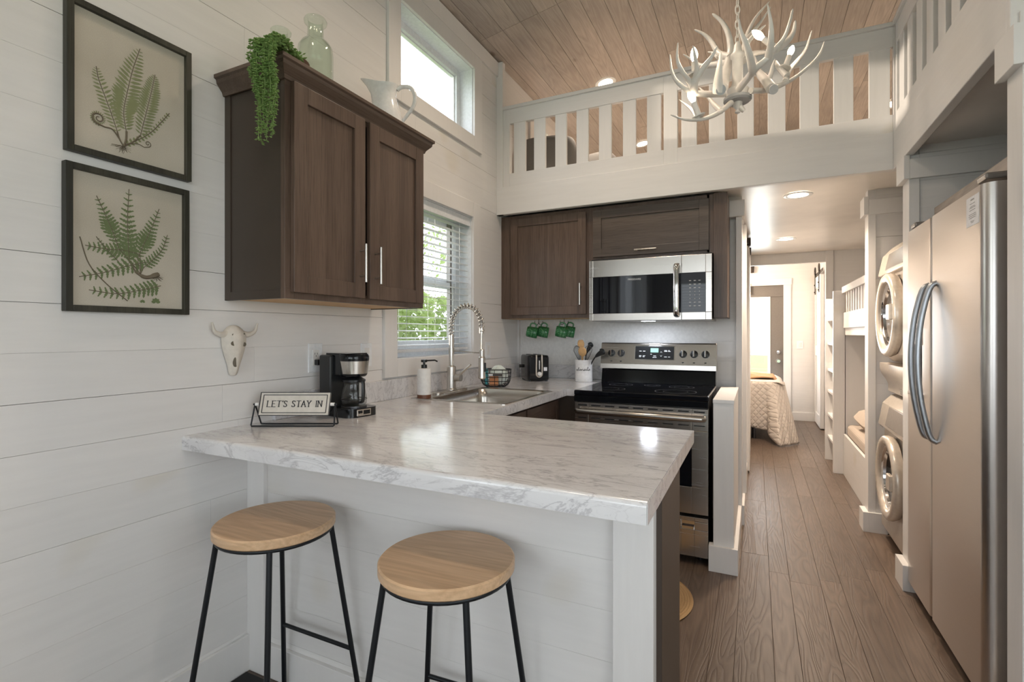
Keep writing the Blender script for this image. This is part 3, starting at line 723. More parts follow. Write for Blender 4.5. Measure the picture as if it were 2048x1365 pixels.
# basket
bc = (-1.50, 2.86)
bk = thing('wire_basket', 'small black wire basket of sponges behind the sink', 'basket', (bc[0], bc[1], .914))
mb = MB(Rz(YAW-.1, (bc[0], bc[1], .9165)))
def bring(z, sx, sy, n=20):
    return [(sx*math.copysign(abs(math.cos(a))**.6, math.cos(a)), sy*math.copysign(abs(math.sin(a))**.6, math.sin(a)), z) for a in [2*PI*i/n for i in range(n)]]
lv = [(.0, .060, .035), (.012, .080, .048), (.035, .092, .056), (.06, .097, .060), (.085, .099, .062), (.108, .100, .063)]
for z, sx, sy in lv: mb.tube(bring(z, sx, sy), .0024 if z < .1 else .0034, 5, closed=True)
for k in range(20): mb.tube([bring(z, sx, sy)[k] for z, sx, sy in lv], .0018, 5)
for k in range(-2, 3): mb.tube([(k*.025, -.035, 0), (k*.025, .035, 0)], .0018, 5)
mb.build('wire_frame', M['black_metal'], bk)
MB(Rz(YAW-.1, (bc[0], bc[1], .9165))).box(-.01, .05, -.069, -.066, .068, .088).build('name_plate', M['bronze'], bk, .002)
def inb(nm, lab, cat, m, b, rot=0, be=.004):
    x0_, x1_, y0_, y1_, z0_, z1_ = b
    o = MB(Rz(YAW-.1+rot, (bc[0], bc[1], .92))).box(*b).build(nm, M[m], None, be, seg=3); return tag(o, lab, cat)
inb('sponge', 'orange scrubbing sponge standing in the wire basket', 'sponge', 'sponge', (-.035, .02, -.045, -.02, .003, .062))
inb('sponge', 'pale grey sponge on top of the orange one in the wire basket', 'sponge', 'paper', (-.04, .022, -.045, -.018, .064, .078))
inb('brush', 'teal dish brush handle at the left in the wire basket', 'brush', 'teal', (-.068, -.048, -.03, 0, .003, .11), 0, .008)
o = MB(Rz(YAW-.1, (bc[0], bc[1], .92))).grid(lambda u, v: ((.018+.055*math.cos(2*PI*u)*math.sin(PI*v)*(1+.12*math.sin(6*PI*u+v*5))), .012+.030*math.sin(2*PI*u)*math.sin(PI*v), .066-.060*math.cos(PI*v)+.006*math.sin(9*u*PI)), 24, 14).build('dish_cloth', M['towel'], None, smooth=80)
tag(o, 'pale folded dish cloth heaped in the wire basket', 'cloth')

# toaster
tm = Rz(math.radians(-52)+PI/2, (-1.462, 3.40, .914))
to = thing('toaster', 'black and silver two slice toaster in the kitchen corner', 'toaster', (-1.462, 3.40, .914))
def rbox(mb, sx, sy, z0, z1, r=.02, k=.0):
    prof = []
    rings = [[(p[0], p[1], z) for p in rr(-sx*s, sx*s, -sy*s, sy*s, r, 0)] for z, s in ((z0, .97), (z0+.01, 1), (z1-.02, 1-k), (z1-.006, .97-k), (z1, .9-k))]
    return mb.loft(rings)
rbox(MB(tm), .079, .125, .008, .185, .03).build('body', M['black_gloss'], to, smooth=50)
mb = MB(tm); mb.box(-.066, .066, -.1275, -.124, .02, .17); mb.build('end_plate', M['black_gloss'], to, .004)
mb = MB(tm); mb.tube(spl([(-.020, -.125, .186), (-.020, -.129, .17), (-.021, -.129, .06), (-.013, -.129, .038), (0, -.129, .032), (.013, -.129, .038), (.021, -.129, .06), (.020, -.129, .17), (.020, -.125, .186)]), .0055, 8); mb.build('track_trim', M['appl_lt'], to, smooth=60)
mb = MB(tm); mb.box(-.010, .010, -.1285, -.126, .07, .155); mb.build('lever_slot', M['black_gap'], to)
mb = MB(tm); mb.box(-.004, .004, -.140, -.128, .085, .15); mb.build('lever', M['steel_x'], to, .002)
mb = MB(tm); mb.cyl((0, -.126, .055), (0, -.145, .055), .014); mb.build('dial', M['matte_white'], to, .001)
mb = MB(tm); mb.box(.034, .058, -.1285, -.127, .075, .10); mb.build('sticker', M['paper'], to)
mb = MB(tm)
for s in (-1, 1): mb.box(s*.028-.012, s*.028+.012, -.10, .10, .1845, .187)
mb.build('slots', M['black_gap'], to)
mb = MB(tm)
for sx in (-1, 1):
    for sy in (-1, 1): mb.cyl((sx*.06, sy*.1, 0), (sx*.06, sy*.1, .012), .010)
mb.build('feet', M['black_plastic'], to)
MB(tm).cyl((-.079, .07, .10), (-.10, .07, .10), .012).build('side_knob', M['black_plastic'], to)

# utensil crock
cr = thing('utensil_crock', 'white ceramic utensil crock with black script lettering left of the stove', 'crock', (-1.10, 3.44, .914))
KX, KY = -1.10, 3.44
prof = [(.058, .914), (.062, .918), (.061, .95), (.061, 1.03), (.064, 1.062), (.066, 1.068), (.063, 1.069), (.057, 1.03), (.056, .925), (.001, .922)]
MB().lathe(prof, (KX, KY, 0), 36).build('jar', M['ceramic'], cr, smooth=50)
# the word utensils written around the jar in script strokes
def script_text(strokes, place, r=.0011):
    mb = MB()
    for s in strokes: mb.tube([place(*p) for p in spl([(x, y, 0) for x, y in s], 4) for p in [(p[0], p[1])]], r, 5)
    return mb
U = [[(0, .5), (.02, 0), (.2, 0), (.3, .5), (.32, .05), (.45, .1)],
     [(.45, .1), (.62, .9), (.66, 1.2), (.6, .1), (.75, 0), (.85, .15)], [(.5, .75), (.85, .85)],
     [(.85, .15), (1.05, .35), (1.0, .55), (.9, .3), (1.0, .02), (1.2, .1)],
     [(1.2, .1), (1.3, .5), (1.32, 0), (1.45, .5), (1.6, .45), (1.62, .02), (1.78, .1)],
     [(1.78, .1), (1.98, .6), (2.08, .25), (1.9, 0), (1.8, .08), (2.2, .12)],
     [(2.2, .12), (2.35, .5), (2.38, .05), (2.5, .08)], [(2.42, .75), (2.44, .8)],
     [(2.5, .08), (2.75, 1.0), (2.68, 1.25), (2.6, .5), (2.68, 0), (2.85, .12)],
     [(2.85, .12), (3.05, .6), (3.15, .25), (2.97, 0), (2.85, .06), (3.3, .15)]]
def cyl_place(x, y):
    a = -PI/2-.62+x*.035/.0615*.92; rr_ = .0624
    return (KX+rr_*math.cos(a), KY+rr_*math.sin(a), .995+y*.020)
script_text(U, cyl_place).build('lettering', M['ink'], cr)
def uten(nm, lab, cat, ang, tilt, build):
    t = thing(nm, lab, cat, (KX, KY, .935), 'utensils in the white crock'); mtx = Matrix.Translation((KX, KY, .935)) @ Matrix.Rotation(ang, 4, 'Z') @ Matrix.Rotation(tilt, 4, 'Y'); build(t, mtx); return t
def whisk(t, m):
    MB(m).cyl((0, 0, 0), (0, 0, .13), .006).build('handle', M['steel_x'], t, smooth=60)
    mb = MB(m)
    for k in range(6):
        a = k*PI/6; c, s = math.cos(a), math.sin(a)
        mb.tube(spl([(-.004*c, -.004*s, .125), (-.020*c, -.020*s, .18), (-.025*c, -.025*s, .215), (0, 0, .24), (.025*c, .025*s, .215), (.020*c, .020*s, .18), (.004*c, .004*s, .125)], 4), .0010, 5)
    mb.build('wires', M['steel_dk'], t)
def spoon(t, m, matn='wood_spoon', hole=False, L_=.20, w=.026):
    mb = MB(m); pts = spl([(0, 0, 0), (0, 0, L_*.7), (0, 0, L_), (0, 0, L_+.03), (0, 0, L_+.06)], 4); n = len(pts)
    mb.tube(pts, [.0055 if p[2] < L_-.01 else max(.003, w*math.sqrt(max(0, 1-((p[2]-L_-.03)/.036)**2))) for p in pts], 12, flat=.25); mb.build('spoon', M[matn], t, smooth=60)
    if hole: MB(m).lathe([(.007, -.0015), (.007, .0015)], (0, 0, 0), 12)
uten('whisk', 'wire whisk at the left side of the white crock', 'whisk', PI+.5, .23, whisk)
uten('whisk', 'second wire whisk at the right back of the white crock', 'whisk', .3, .16, lambda t, m: whisk(t, m))
uten('wooden_spoon', 'tallest wooden spoon in the white crock', 'spoon', PI+.2, .08, lambda t, m: spoon(t, m, L_=.215, w=.024))
def slotted(t, m):
    spoon(t, m, L_=.155, w=.030)
    mb = MB(m)
    for a in range(5): mb.cyl((.0, -.009, .185+.0), (.0, -.009, .185), .002)
sp = uten('wooden_spoon', 'round wooden spoon with a carved leaf facing the room', 'spoon', -PI/2, .16, lambda t, m: spoon(t, m @ Matrix.Rotation(PI/2, 4, 'Z'), L_=.165, w=.030))
def ladle(t, m):
    MB(m).tube(spl([(0, 0, 0), (0, 0, .14), (.006, 0, .19)], 4), .005, 8, flat=.6).build('handle', M['black_plastic'], t, smooth=60)
    mb = MB(m); mb.tube(spl([(.006, 0, .185), (.014, 0, .205), (.03, 0, .235), (.036, 0, .262)], 4), taper(13, .008, .026)[:9]+[.026, .024, .018, .006], 12, flat=.45); mb.build('bowl', M['black_plastic'], t, smooth=60)
uten('serving_spoon', 'black plastic serving spoon leaning right out of the crock', 'spoon', -.25, .52, ladle)
uten('spatula', 'black spatula behind the wooden spoons in the crock', 'spatula', PI/2-.6, .12, ladle)

# mugs on hooks
def mug_at(cx, cy, cz, lab, az):
    # handle up on the hook, mouth pointing sideways and slightly down
    base = Matrix.Translation((cx, cy, cz)) @ Matrix.Rotation(az, 4, 'Z') @ Matrix.Rotation(math.radians(100), 4, 'Y') 
    t = thing('mug', lab, 'mug', (cx, cy, cz), 'green mugs under the cabinet')
    MB(base).lathe([(.001, -.040), (.033, -.040), (.038, -.036), (.0405, -.01), (.041, .038), (.0385, .041), (.037, .038)], (0, 0, 0), 28, cap=False).build('body', M['mugout'], t, smooth=60)
    MB(base).lathe([(.037, .039), (.0365, -.01), (.034, -.034), (.001, -.034)], (0, 0, 0), 28, cap=False).build('inside', M['mug'], t, smooth=60)
    MB(base).tube(spl([(-.038, 0, .022), (-.058, 0, .022), (-.068, 0, .004), (-.062, 0, -.016), (-.038, 0, -.022)], 5), .0055, 8).build('handle', M['mug'], t, smooth=60)
    return t
for i, hx in enumerate((-1.458, -1.258)):
    hk = thing('cup_hook', ('left', 'right')[i]+' black double cup hook under the dark cabinet', 'hook', (hx, 3.47, 1.3625))
    mb = MB(); mb.cyl((hx, 3.47, 1.3625), (hx, 3.47, 1.332), .0022, n=8)
    for s in (-1, 1):
        mb.tube(spl([(hx, 3.47, 1.336), (hx+s*.003, 3.47+s*.012, 1.322), (hx+s*.010, 3.47+s*.02, 1.318), (hx+s*.02, 3.47+s*.024, 1.326), (hx+s*.022, 3.47+s*.025, 1.348)], 4), .0022, 6)
    mb.build('hook', M['black_metal'], hk)
mug_at(-1.500, 3.44, 1.264, 'green embossed mug, leftmost of the four hanging under the cabinet', .35)
mug_at(-1.437, 3.50, 1.266, 'green embossed mug hanging just behind the leftmost one', .35)
mug_at(-1.270, 3.44, 1.266, 'green embossed mug, front one on the hook nearer the microwave', .35)
mug_at(-1.238, 3.52, 1.268, 'green embossed mug half hidden behind the one nearest the microwave', .35)

# coffee maker
cm = thing('coffee_maker', 'black and steel drip coffee maker with glass carafe on the counter', 'coffee maker', (-1.535, 1.607, .914))
ca = -.16; Mc = Rz(ca, (-1.535, 1.607, .914))
mb = MB(Mc); mb.box(-.105, -.028, -.075, .075, .0, .250); mb.build('tower', M['black_plastic'], cm, .008, seg=3)
mb = MB(Mc); mb.lathe([(.048, .162), (.053, .168), (.055, .174)], (.028, 0, 0), 32); mb.lathe([(.0605, .225), (.062, .232), (.062, .246), (.058, .255), (.001, .256)], (.028, 0, 0), 32); mb.box(-.04, .02, -.06, .06, .17, .252); mb.box(-.09, .05, -.05, .05, .250, .258)
mb.build('brew_head', M['black_gloss'], cm, smooth=35)
MB(Mc).lathe([(.0545, .173), (.0610, .226)], (.028, 0, 0), 32).build('steel_band', M['steel_x'], cm, smooth=40)
mb = MB(Mc); mb.loft([[(x, y, z) for x, y, _ in rr(-.10, .098, -.075, .075, .035, 0)] for z in (0, .006, .030, .036)]); mb.build('base', M['black_gloss'], cm, smooth=40)
MB(Mc).lathe([(.052, .037), (.052, .041)], (.028, 0, 0)).build('hot_plate', M['steel_dk'], cm)
mb = MB(Mc); mb.lathe([(.044, .042), (.051, .050), (.052, .075), (.046, .105), (.038, .132), (.040, .140)], (.028, 0, 0), 28, cap=False); mb.lathe([(.001, .044), (.048, .044)], (.028, 0, 0), 28, cap=False); mb.build('carafe', M['clearglass'], cm, smooth=60)
mb = MB(Mc); mb.lathe([(.044, .138), (.047, .140), (.047, .148), (.030, .158), (.001, .160)], (.028, 0, 0), 28); mb.tube([(.028+.0525*math.cos(a), .0525*math.sin(a), .068) for a in [k*PI/14 for k in range(28)]], .0015, 6, closed=True)
mb.tube(spl([(.058, -.002, .150), (.078, -.008, .154), (.100, -.012, .148), (.106, -.014, .11), (.100, -.012, .066), (.078, -.008, .058)], 5), .0055, 8, flat=1.5); mb.build('carafe_lid_and_handle', M['black_plastic'], cm, smooth=50)
mb = MB(Mc); mb.box(.096, .1005, -.040, .030, .005, .032); mb.build('control_panel', M['steel_x'], cm, .003)
mb = MB(Mc); mb.box(.1005, .1012, -.008, .024, .011, .027); mb.box(.1005, .1012, -.034, -.014, .016, .027); mb.build('display', M['black_gloss'], cm)
MB().tube(spl([(-1.655, 1.55, .99), (-1.69, 1.50, .995), (-1.695, 1.47, .97), (-1.68, 1.48, .925), (-1.66, 1.53, .918)], 6), .0028, 6).build('power_cord', M['black_plastic'], cm, smooth=60)

# sign
sm = Rz(YAW, (-1.526, 1.321, .914))
sg = thing('counter_sign', "white enamel sign reading LET'S STAY IN on a black wire stand", 'sign', (-1.526, 1.321, .914))
mb = MB(sm); r = .0028
mb.tube([(-.147, 0, .080), (-.151, -.022, .005), (-.149, -.024, .003), (.149, -.024, .003), (.151, -.022, .005), (.147, 0, .078)], r, 8)
mb.tube([(-.147, 0, .080), (-.138, .026, .005), (-.136, .027, .003), (.146, .027, .003), (.149, .026, .005), (.147, 0, .078)], r, 8)
mb.cyl((-.153, 0, .079), (-.128, 0, .079), .0032, n=10); mb.cyl((.153, 0, .079), (.128, 0, .079), .0032, n=10)
mb.build('wire_stand', M['black_metal'], sg, smooth=50)
mb = MB(sm)
for s in (-1, 1): mb.cyl((s*.145, 0, .079), (s*.131, 0, .079), .006, n=12)
mb.build('spacer', M['matte_white'], sg, smooth=50)
tlt = Matrix.Translation((0, 0, .080)) @ Matrix.Rotation(math.radians(-18), 4, 'X')
sp_ = sm @ tlt
MB(sp_).box(-.129, .129, -.003, .003, -.043, .043).build('plate', M['cream'], sg, .004)
mb = MB(sp_)
for (w, h, t) in ((.1285, .0425, .0011), (.117, .033, .0011)):
    for z in (-h, h): mb.box(-w, w, -.0048, -.003, z-t, z+t)
    for x in (-w, w): mb.box(x-t, x+t, -.0048, -.003, -h, h)
mb.build('black_border', M['ink'], sg)
GL = {'L': [[(0, 1), (0, 0), (.55, 0)]], 'E': [[(.55, 1), (0, 1), (0, 0), (.55, 0)], [(0, .52), (.42, .52)]], 'T': [[(-.05, 1), (.65, 1)], [(.3, 1), (.3, 0)]], "'": [[(.1, 1.02), (.06, .8)]],
      'S': [[(.5, .82), (.4, .97), (.2, 1), (.05, .85), (.1, .62), (.4, .42), (.5, .2), (.35, .02), (.12, .02), (0, .18)]], 'A': [[(0, 0), (.32, 1), (.66, 0)], [(.12, .36), (.53, .36)]],
      'Y': [[(0, 1), (.3, .5), (.62, 1)], [(.3, .5), (.3, 0)]], 'I': [[(.1, 0), (.1, 1)]], 'N': [[(0, 0), (0, 1), (.6, 0), (.6, 1)]]}
SER = {'L': [(0, 0), (0, 1)], 'E': [(0, 0), (0, 1)], 'T': [(.3, 0)], 'A': [(0, 0), (.66, 0)], 'Y': [(0, 1), (.62, 1), (.3, 0)], 'I': [(.1, 0), (.1, 1)], 'N': [(0, 0), (0, 1), (.6, 1)]}
WD = {'L': .72, 'E': .74, 'T': .72, "'": .26, 'S': .72, 'A': .8, 'Y': .8, 'I': .36, 'N': .8, ' ': .48}
txt = "LET'S STAY IN"; H = .0225; kx = H*1.10; tot = sum(WD[c] for c in txt)*kx; x = -tot/2+.003
mb = MB(sp_)
for chh in txt:
    for st in GL.get(chh, []):
        for (a, b), (c, d) in zip(st, st[1:]):
            p, q = Vector((x+a*kx*.9, 0, (b-.5)*H)), Vector((x+c*kx*.9, 0, (d-.5)*H)); e = (q-p).normalized(); w = .0013 if abs(e.z) > .5 else .0008
            n_ = Vector((-e.z, 0, e.x))*w; p -= e*.0006; q += e*.0006
            y_ = -.0050
            mb.add([tuple(v+Vector((0, yy, 0))) for yy in (y_, -.0028) for v in (p-n_, q-n_, q+n_, p+n_)], [(0, 1, 2, 3), (7, 6, 5, 4), (0, 4, 5, 1), (1, 5, 6, 2), (2, 6, 7, 3), (3, 7, 4, 0)])
    for a, b in SER.get(chh, []): mb.box(x+a*kx*.9-.0032, x+a*kx*.9+.0032, -.0050, -.0028, (b-.5)*H-.0006, (b-.5)*H+.0006)
    x += WD[chh]*kx
mb.build('lettering', M['ink'], sg)

wo2 = thing('wall_outlet', 'white wall outlet behind the utensil crock', 'outlet', (-1.2, 3.66, 1.1))
MB().box(-1.235, -1.165, 3.654, 3.660, 1.10, 1.215).build('plate', M['vinyl'], wo2, .002); MB().box(-1.217, -1.183, 3.651, 3.654, 1.125, 1.19).build('receptacle', M['matte_white'], wo2)
# ------------------------------------------------------------------ stove
st = thing('stove', 'stainless steel freestanding electric range with black glass top', 'stove', (-.605, 3.2, 0))
SX0, SX1 = -.980, -.228
mb = MB(); mb.box(SX0+.004, SX1-.004, 2.93, 3.55, .04, .885); mb.build('body', M['black_gloss'], st)
mb = MB(); mb.box(SX0, SX1, 2.872, 3.455, .888, .917); mb.build('cooktop', M['glassblack'], st, .006)
mb = MB(); mb.box(SX0, SX1, 2.875, 2.93, .850, .888); mb.build('front_trim', M['black_gloss'], st, .004)
MB().box(SX1-.0035, SX1+.001, 2.885, 3.45, .912, .919).build('edge_trim', M['steel_y'], st)
def ring(mb, cx, cy, r0, r1, z, n=56):
    vs = []; fs = []
    for k in range(n):
        a = 2*PI*k/n; vs += [(cx+r0*math.cos(a), cy+r0*math.sin(a), z), (cx+r1*math.cos(a), cy+r1*math.sin(a), z)]
    for k in range(n): a = 2*k; b = 2*((k+1) % n); fs.append((a, a+1, b+1, b))
    mb.add(vs, fs)
for bx, by, r in ((-.80, 3.03, .088), (-.80, 3.30, .075), (-.42, 3.04, .115), (-.42, 3.31, .075), (-.605, 3.34, .05)):
    mb = MB(); ring(mb, bx, by, r-.0012, r, .9175); ring(mb, bx, by, r*.6-.0008, r*.6, .9175); mb.build('burner_ring', M['ink_grey'], st)
mb = MB(); mb.prism([(3.455, .917), (3.475, 1.010), (3.55, 1.010), (3.55, .917)], 'x', SX0+.004, SX1-.004); mb.build('backguard_base', M['black_gloss'], st, .002)
mb = MB(); mb.prism([(3.445, 1.012), (3.447, 1.045), (3.480, 1.185), (3.488, 1.190), (3.555, 1.190), (3.555, 1.012)], 'x', SX0-.002, SX1+.002); mb.build('backguard', M['steel_x'], st, .003)
def bgpt(x, t, out=0):   # point on the slanted control panel, t from bottom to top
    y = 3.447+.033*t; z = 1.045+.140*t; return (x, y-out*.973, z+out*.23)
def bgbox(mb, x0, x1, t0, t1, out):
    mb.loft([[bgpt(x0, t0, o), bgpt(x1, t0, o), bgpt(x1, t1, o), bgpt(x0, t1, o)] for o in (-.002, out)])
mb = MB(); bgbox(mb, -.748, -.482, .22, .90, .002); mb.build('panel_border', M['chrome'], st, .001)
mb = MB(); bgbox(mb, -.742, -.488, .25, .87, .0035); mb.build('control_panel', M['black_plastic'], st, .001)
mb = MB(); bgbox(mb, -.640, -.588, .58, .78, .0042); mb.build('clock_display', M['display'], st)
mb = MB()
for xx, tt, w in [(-.715, .62, .016), (-.69, .62, .016), (-.715, .40, .016), (-.69, .40, .016), (-.64, .48, .01), (-.62, .40, .018), (-.625, .33, .026), (-.55, .62, .02), (-.525, .62, .016), (-.55, .36, .018), (-.525, .36, .014), (-.715, .35, .014), (-.69, .35, .012), (-.55, .66, .018), (-.525, .66, .01)]: bgbox(mb, xx, xx+w, tt, tt+.028, .0042)
for s in (1, -1):
    c = .60 if s > 0 else .42
    for k in (-1, 1): mb.tube([bgpt(-.570+k*.006, c-s*.03, .004), bgpt(-.570, c+s*.03, .004)], .0009, 4)
mb.build('button_print', M['white_print'], st)
def knob(x, t=.52):
    k0 = Vector(bgpt(x, t, .0)); d = Vector((0, -.973, .23))
    mb = MB(); mb.tube([k0, k0+d*.006, k0+d*.007, k0+d*.022, k0+d*.024], [.025, .0245, .021, .0195, .017], 24)
    o = mb.build('knob', M['black_plastic'], st, smooth=40)
    up = Vector((0, .23, .973)); mb = MB(); a = k0+d*.022
    mb.loft([[tuple(a+Vector((sx*.0045, 0, 0))+up*sz*.020+d*q) for sx, sz in ((-1, -1), (1, -1), (1, 1), (-1, 1))] for q in (0, .008)])
    mb.build('grip', M['chrome'], o, .001)
for x in (-.905, -.838, -.430, -.362, -.292): knob(x)
mb = MB()
for x in (-.905, -.838, -.430, -.362, -.292): bgbox(mb, x-.006, x+.006, .11, .155, .0006)
mb.build('burner_marks', M['ink'], st)
# oven door and drawer
OX0, OX1 = SX0+.002, SX1-.002
mb = MB()
for a, b, c, d in split(OX0, OX1, .275, .845, [(OX0+.085, OX1-.085, .42, .725)]): mb.box(a, b, 2.885, 2.93, c, d)
od = mb.build('oven_door', M['steel_x'], st, .002)
MB().box(OX0+.085, OX1-.085, 2.889, 2.92, .42, .725).build('oven_window', M['glassblack'], od)
mb = MB()
for i in range(9): mb.box(OX0+.02+i*.082, OX0+.075+i*.082, 2.8835, 2.886, .825, .833); mb.box(OX0+.02+i*.082, OX0+.075+i*.082, 2.8835, 2.886, .752, .757)
mb.build('vent_slots', M['black_gap'], od)['kind'] = 'stuff'
mb = MB(); mb.tube([(OX0+.02, 2.862, .796), (OX0+.028, 2.848, .796), (OX1-.028, 2.848, .796), (OX1-.02, 2.862, .796)], .0165, 16); mb.cyl((OX0+.04, 2.85, .796), (OX0+.04, 2.89, .796), .010); mb.cyl((OX1-.04, 2.85, .796), (OX1-.04, 2.89, .796), .010)
mb.build('handle', M['steel_x'], od, smooth=40)
mb = MB()
hz = [(OX0+.28, OX1-.28, .195, .235)]
hz = [(OX1-.50, OX1-.25+.0, .190, .228)]
for a, b, c, d in split(OX0, OX1, .045, .258, [(-.37, -.30, .19, .235)]): mb.box(a, b, 2.885, 2.93, c, d)
dr = mb.build('storage_drawer', M['steel_x'], st, .002)
mb = MB(); mb.box(-.37, -.30, 2.905, 2.93, .19, .235); mb.box(-.366, -.304, 2.888, 2.905, .19, .205); mb.build('finger_pull', M['chrome'], dr)
mb = MB()
for x in (SX0+.05, SX1-.05):
    for y in (2.98, 3.5): mb.cyl((x, y, 0), (x, y, .045), .018)
mb.build('feet', M['black_plastic'], st)

# ------------------------------------------------------------------ microwave
mw = thing('microwave', 'stainless over-the-range microwave with dark glass door', 'microwave', (-.62, 3.46, 1.34))
MX0, MX1, MZ0, MZ1 = -.998, -.238, 1.338, 1.735
mb = MB(); mb.box(MX0+.003, MX1-.003, 3.275, 3.655, MZ0+.012, MZ1+.012); mb.build('body', M['black_plastic'], mw, .002)
MB().box(MX0+.012, MX1-.003, 3.270, 3.655, MZ0-.002, MZ0+.012).build('underside', M['appl_grey'], mw)
XD = -.412
mb = MB()
for a, b, c, d in split(MX0, XD-.001, MZ0, MZ1, [(MX0+.025, XD-.005+.01, 1.385, 1.625)]): mb.box(a, b, 3.240, 3.273, c, d)
md = mb.build('door', M['steel_x'], mw, .002)
MB().box(MX0+.025, XD-.001, 3.2405, 3.270, 1.385, 1.625).build('door_glass', M['glassblack'], md)
mb = MB()
for a, b, c, d in split(XD+.001, MX1, MZ0, MZ1, [(XD+.001, MX1-.035, 1.385, 1.625)]): mb.box(a, b, 3.240, 3.273, c, d)
mp = mb.build('control_side', M['steel_x'], mw, .002)
MB().box(XD+.001, MX1-.035, 3.2405, 3.270, 1.385, 1.625).build('touch_panel', M['glassblack'], mp)
mb = MB()
for r_ in range(8):
    for c_ in range(3):
        w = .012 if r_ in (0, 1, 2, 6, 7) else .004
        mb.box(-.362+c_*.027-w/2, -.362+c_*.027+w/2, 3.2398, 3.2406, 1.575-r_*.022, 1.5785-r_*.022)
mb.build('button_print', M['white_print'], mp)
hx = XD-.026
mb = MB(); mb.tube(spl([(hx, 3.240, 1.680), (hx, 3.205, 1.668), (hx, 3.196, 1.60), (hx, 3.192, 1.53), (hx, 3.196, 1.45), (hx, 3.205, 1.375), (hx, 3.240, 1.362)], 5), .0095, 12, flat=1.85); mb.build('handle', M['chrome'], md, smooth=60)
tc = bpy.data.curves.new('brand', 'FONT'); tc.body = 'FRIGIDAIRE'; tc.size = .0165; tc.align_x = 'CENTER'; tc.extrude = .0002
to_ = bpy.data.objects.new('brand_tmp', tc); me = bpy.data.meshes.new_from_object(to_); bpy.data.objects.remove(to_)
mb = MB(Matrix.Translation((-.700, 3.2400, 1.596)) @ Matrix.Rotation(PI/2, 4, 'X')); mb.add([tuple(v.co) for v in me.vertices], [tuple(p.vertices) for p in me.polygons]); mb.build('lettering', M['white_print'], md)
MB().box(-.68, -.60, 3.36, 3.42, MZ0-.0035, MZ0-.001).build('lamp_lens', M['cooklight'], mw)
light('AREA', 'microwave_lamp', (-.64, 3.39, MZ0-.012), 1.6, (.82, .88, 1), (0, 0, 0), .08, .05)

# ------------------------------------------------------------------ fridge
fr = thing('refrigerator', 'large stainless side-by-side refrigerator on the right', 'refrigerator', (1.07, 2.6, 0))
FX = .662; FY0, FY1, FYS = 2.125, 3.028, 2.660; FZ0, FZ1 = .06, 1.742
MB().box(FX+.085, FX+.80, FY0+.004, FY1-.004, .03, 1.752).build('cabinet', M['steel_dk'], fr, .004)
MB().box(FX+.05, FX+.12, FY0+.01, FY1-.01, .0, .055).build('base_grille', M['black_gap'], fr)
def fdoor(y0, y1, nearround, hole=None):
    r = .034; a = FX; b = FX+.078
    cells = [(FZ0, FZ1, y0, y1)]
    def section(y0, y1, round0, round1, z0, z1, mb):
        pts = []
        if round0: pts += [(b, y0)]+[(a+r-r*math.sin(t), y0+r-r*math.cos(t)) for t in [k*PI/12 for k in range(7)]]
        else: pts += [(b, y0), (a, y0)]
        if round1: pts += [(a+r-r*math.cos(t), y1-r+r*math.sin(t)) for t in [k*PI/12 for k in range(7)]]+[(b, y1)]
        else: pts += [(a, y1), (b, y1)]
        mb.prism(pts, 'z', z0, z1)
    mb = MB()
    if hole:
        h0, h1, hz0, hz1 = hole
        section(y0, y1, True, False, FZ0, hz0, mb); section(y0, y1, True, False, hz1, FZ1, mb)
        section(y0, h0, True, False, hz0, hz1, mb); section(h1, y1, False, False, hz0, hz1, mb); mb.box(b-.01, b, h0, h1, hz0, hz1)
    else: section(y0, y1, True, False, FZ0, FZ1, mb)
    return mb.build('door', M['steel_y'], fr, smooth=35)
dn = fdoor(FY0, FYS-.004, True)
df = fdoor(FYS+.004, FY1, False, (2.80, 2.985, .965, 1.275))
mb = MB(); mb.box(FX+.068, FX+.07, 2.80, 2.985, .965, 1.275); mb.box(FX+.003, FX+.068, 2.80, 2.806, .965, 1.275); mb.box(FX+.003, FX+.068, 2.979, 2.985, .965, 1.275); mb.build('dispenser_recess', M['black_plastic'], df)
MB().box(FX-.002, FX+.02, 2.795, 2.99, 1.20, 1.28).build('dispenser_panel', M['appl_grey'], df, .004)
MB().box(FX-.012, FX+.03, 2.80, 2.985, .965, .985).build('drip_tray', M['chrome'], df, .004)
for y, dd in ((FYS-.052, dn), (FYS+.050, df)):
    pts = spl([(FX+.005, y, 1.462), (FX-.020, y, 1.44), (FX-.044, y, 1.34), (FX-.056, y, 1.24), (FX-.060, y, 1.14), (FX-.056, y, 1.04), (FX-.044, y, .94), (FX-.020, y, .83), (FX+.005, y, .808)], 5)
    MB().tube(pts, .0112, 12, flat=1.0).build('handle', M['handle_grey'], dd, smooth=60)
for y in (FY0+.05, FY1-.05):
    MB().box(FX+.006, FX+.084, y-.042, y+.035, 1.7535, 1.775).build('hinge_cover', M['appl_grey'], fr, .006)
nt = MB().box(FX-.0012, FX-.0002, 2.165, 2.275, 1.620, 1.720).build('note', M['paper'], None); tag(nt, 'white printed note taped to the top of the fridge door', 'note')
mb = MB()
for i, (w, z) in enumerate([(.03, 1.706), (.045, 1.694), (.040, 1.684), (.052, 1.680), (.05, 1.672), (.06, 1.658), (.062, 1.652), (.055, 1.646), (.03, 1.634), (.02, 1.630)]):
    mb.box(FX-.0016, FX-.0010, 2.22-w/2, 2.22+w/2, z, z+.0022 if i != 0 else z+.005)
mb.build('lettering', M['ink_grey'], nt)
tag(MB().box(.752, .772, 2.135, 2.99, 1.7535, 1.843).build('wooden_board', M['ceil'], None, .002), 'pale wooden board standing on edge on top of the fridge', 'board')
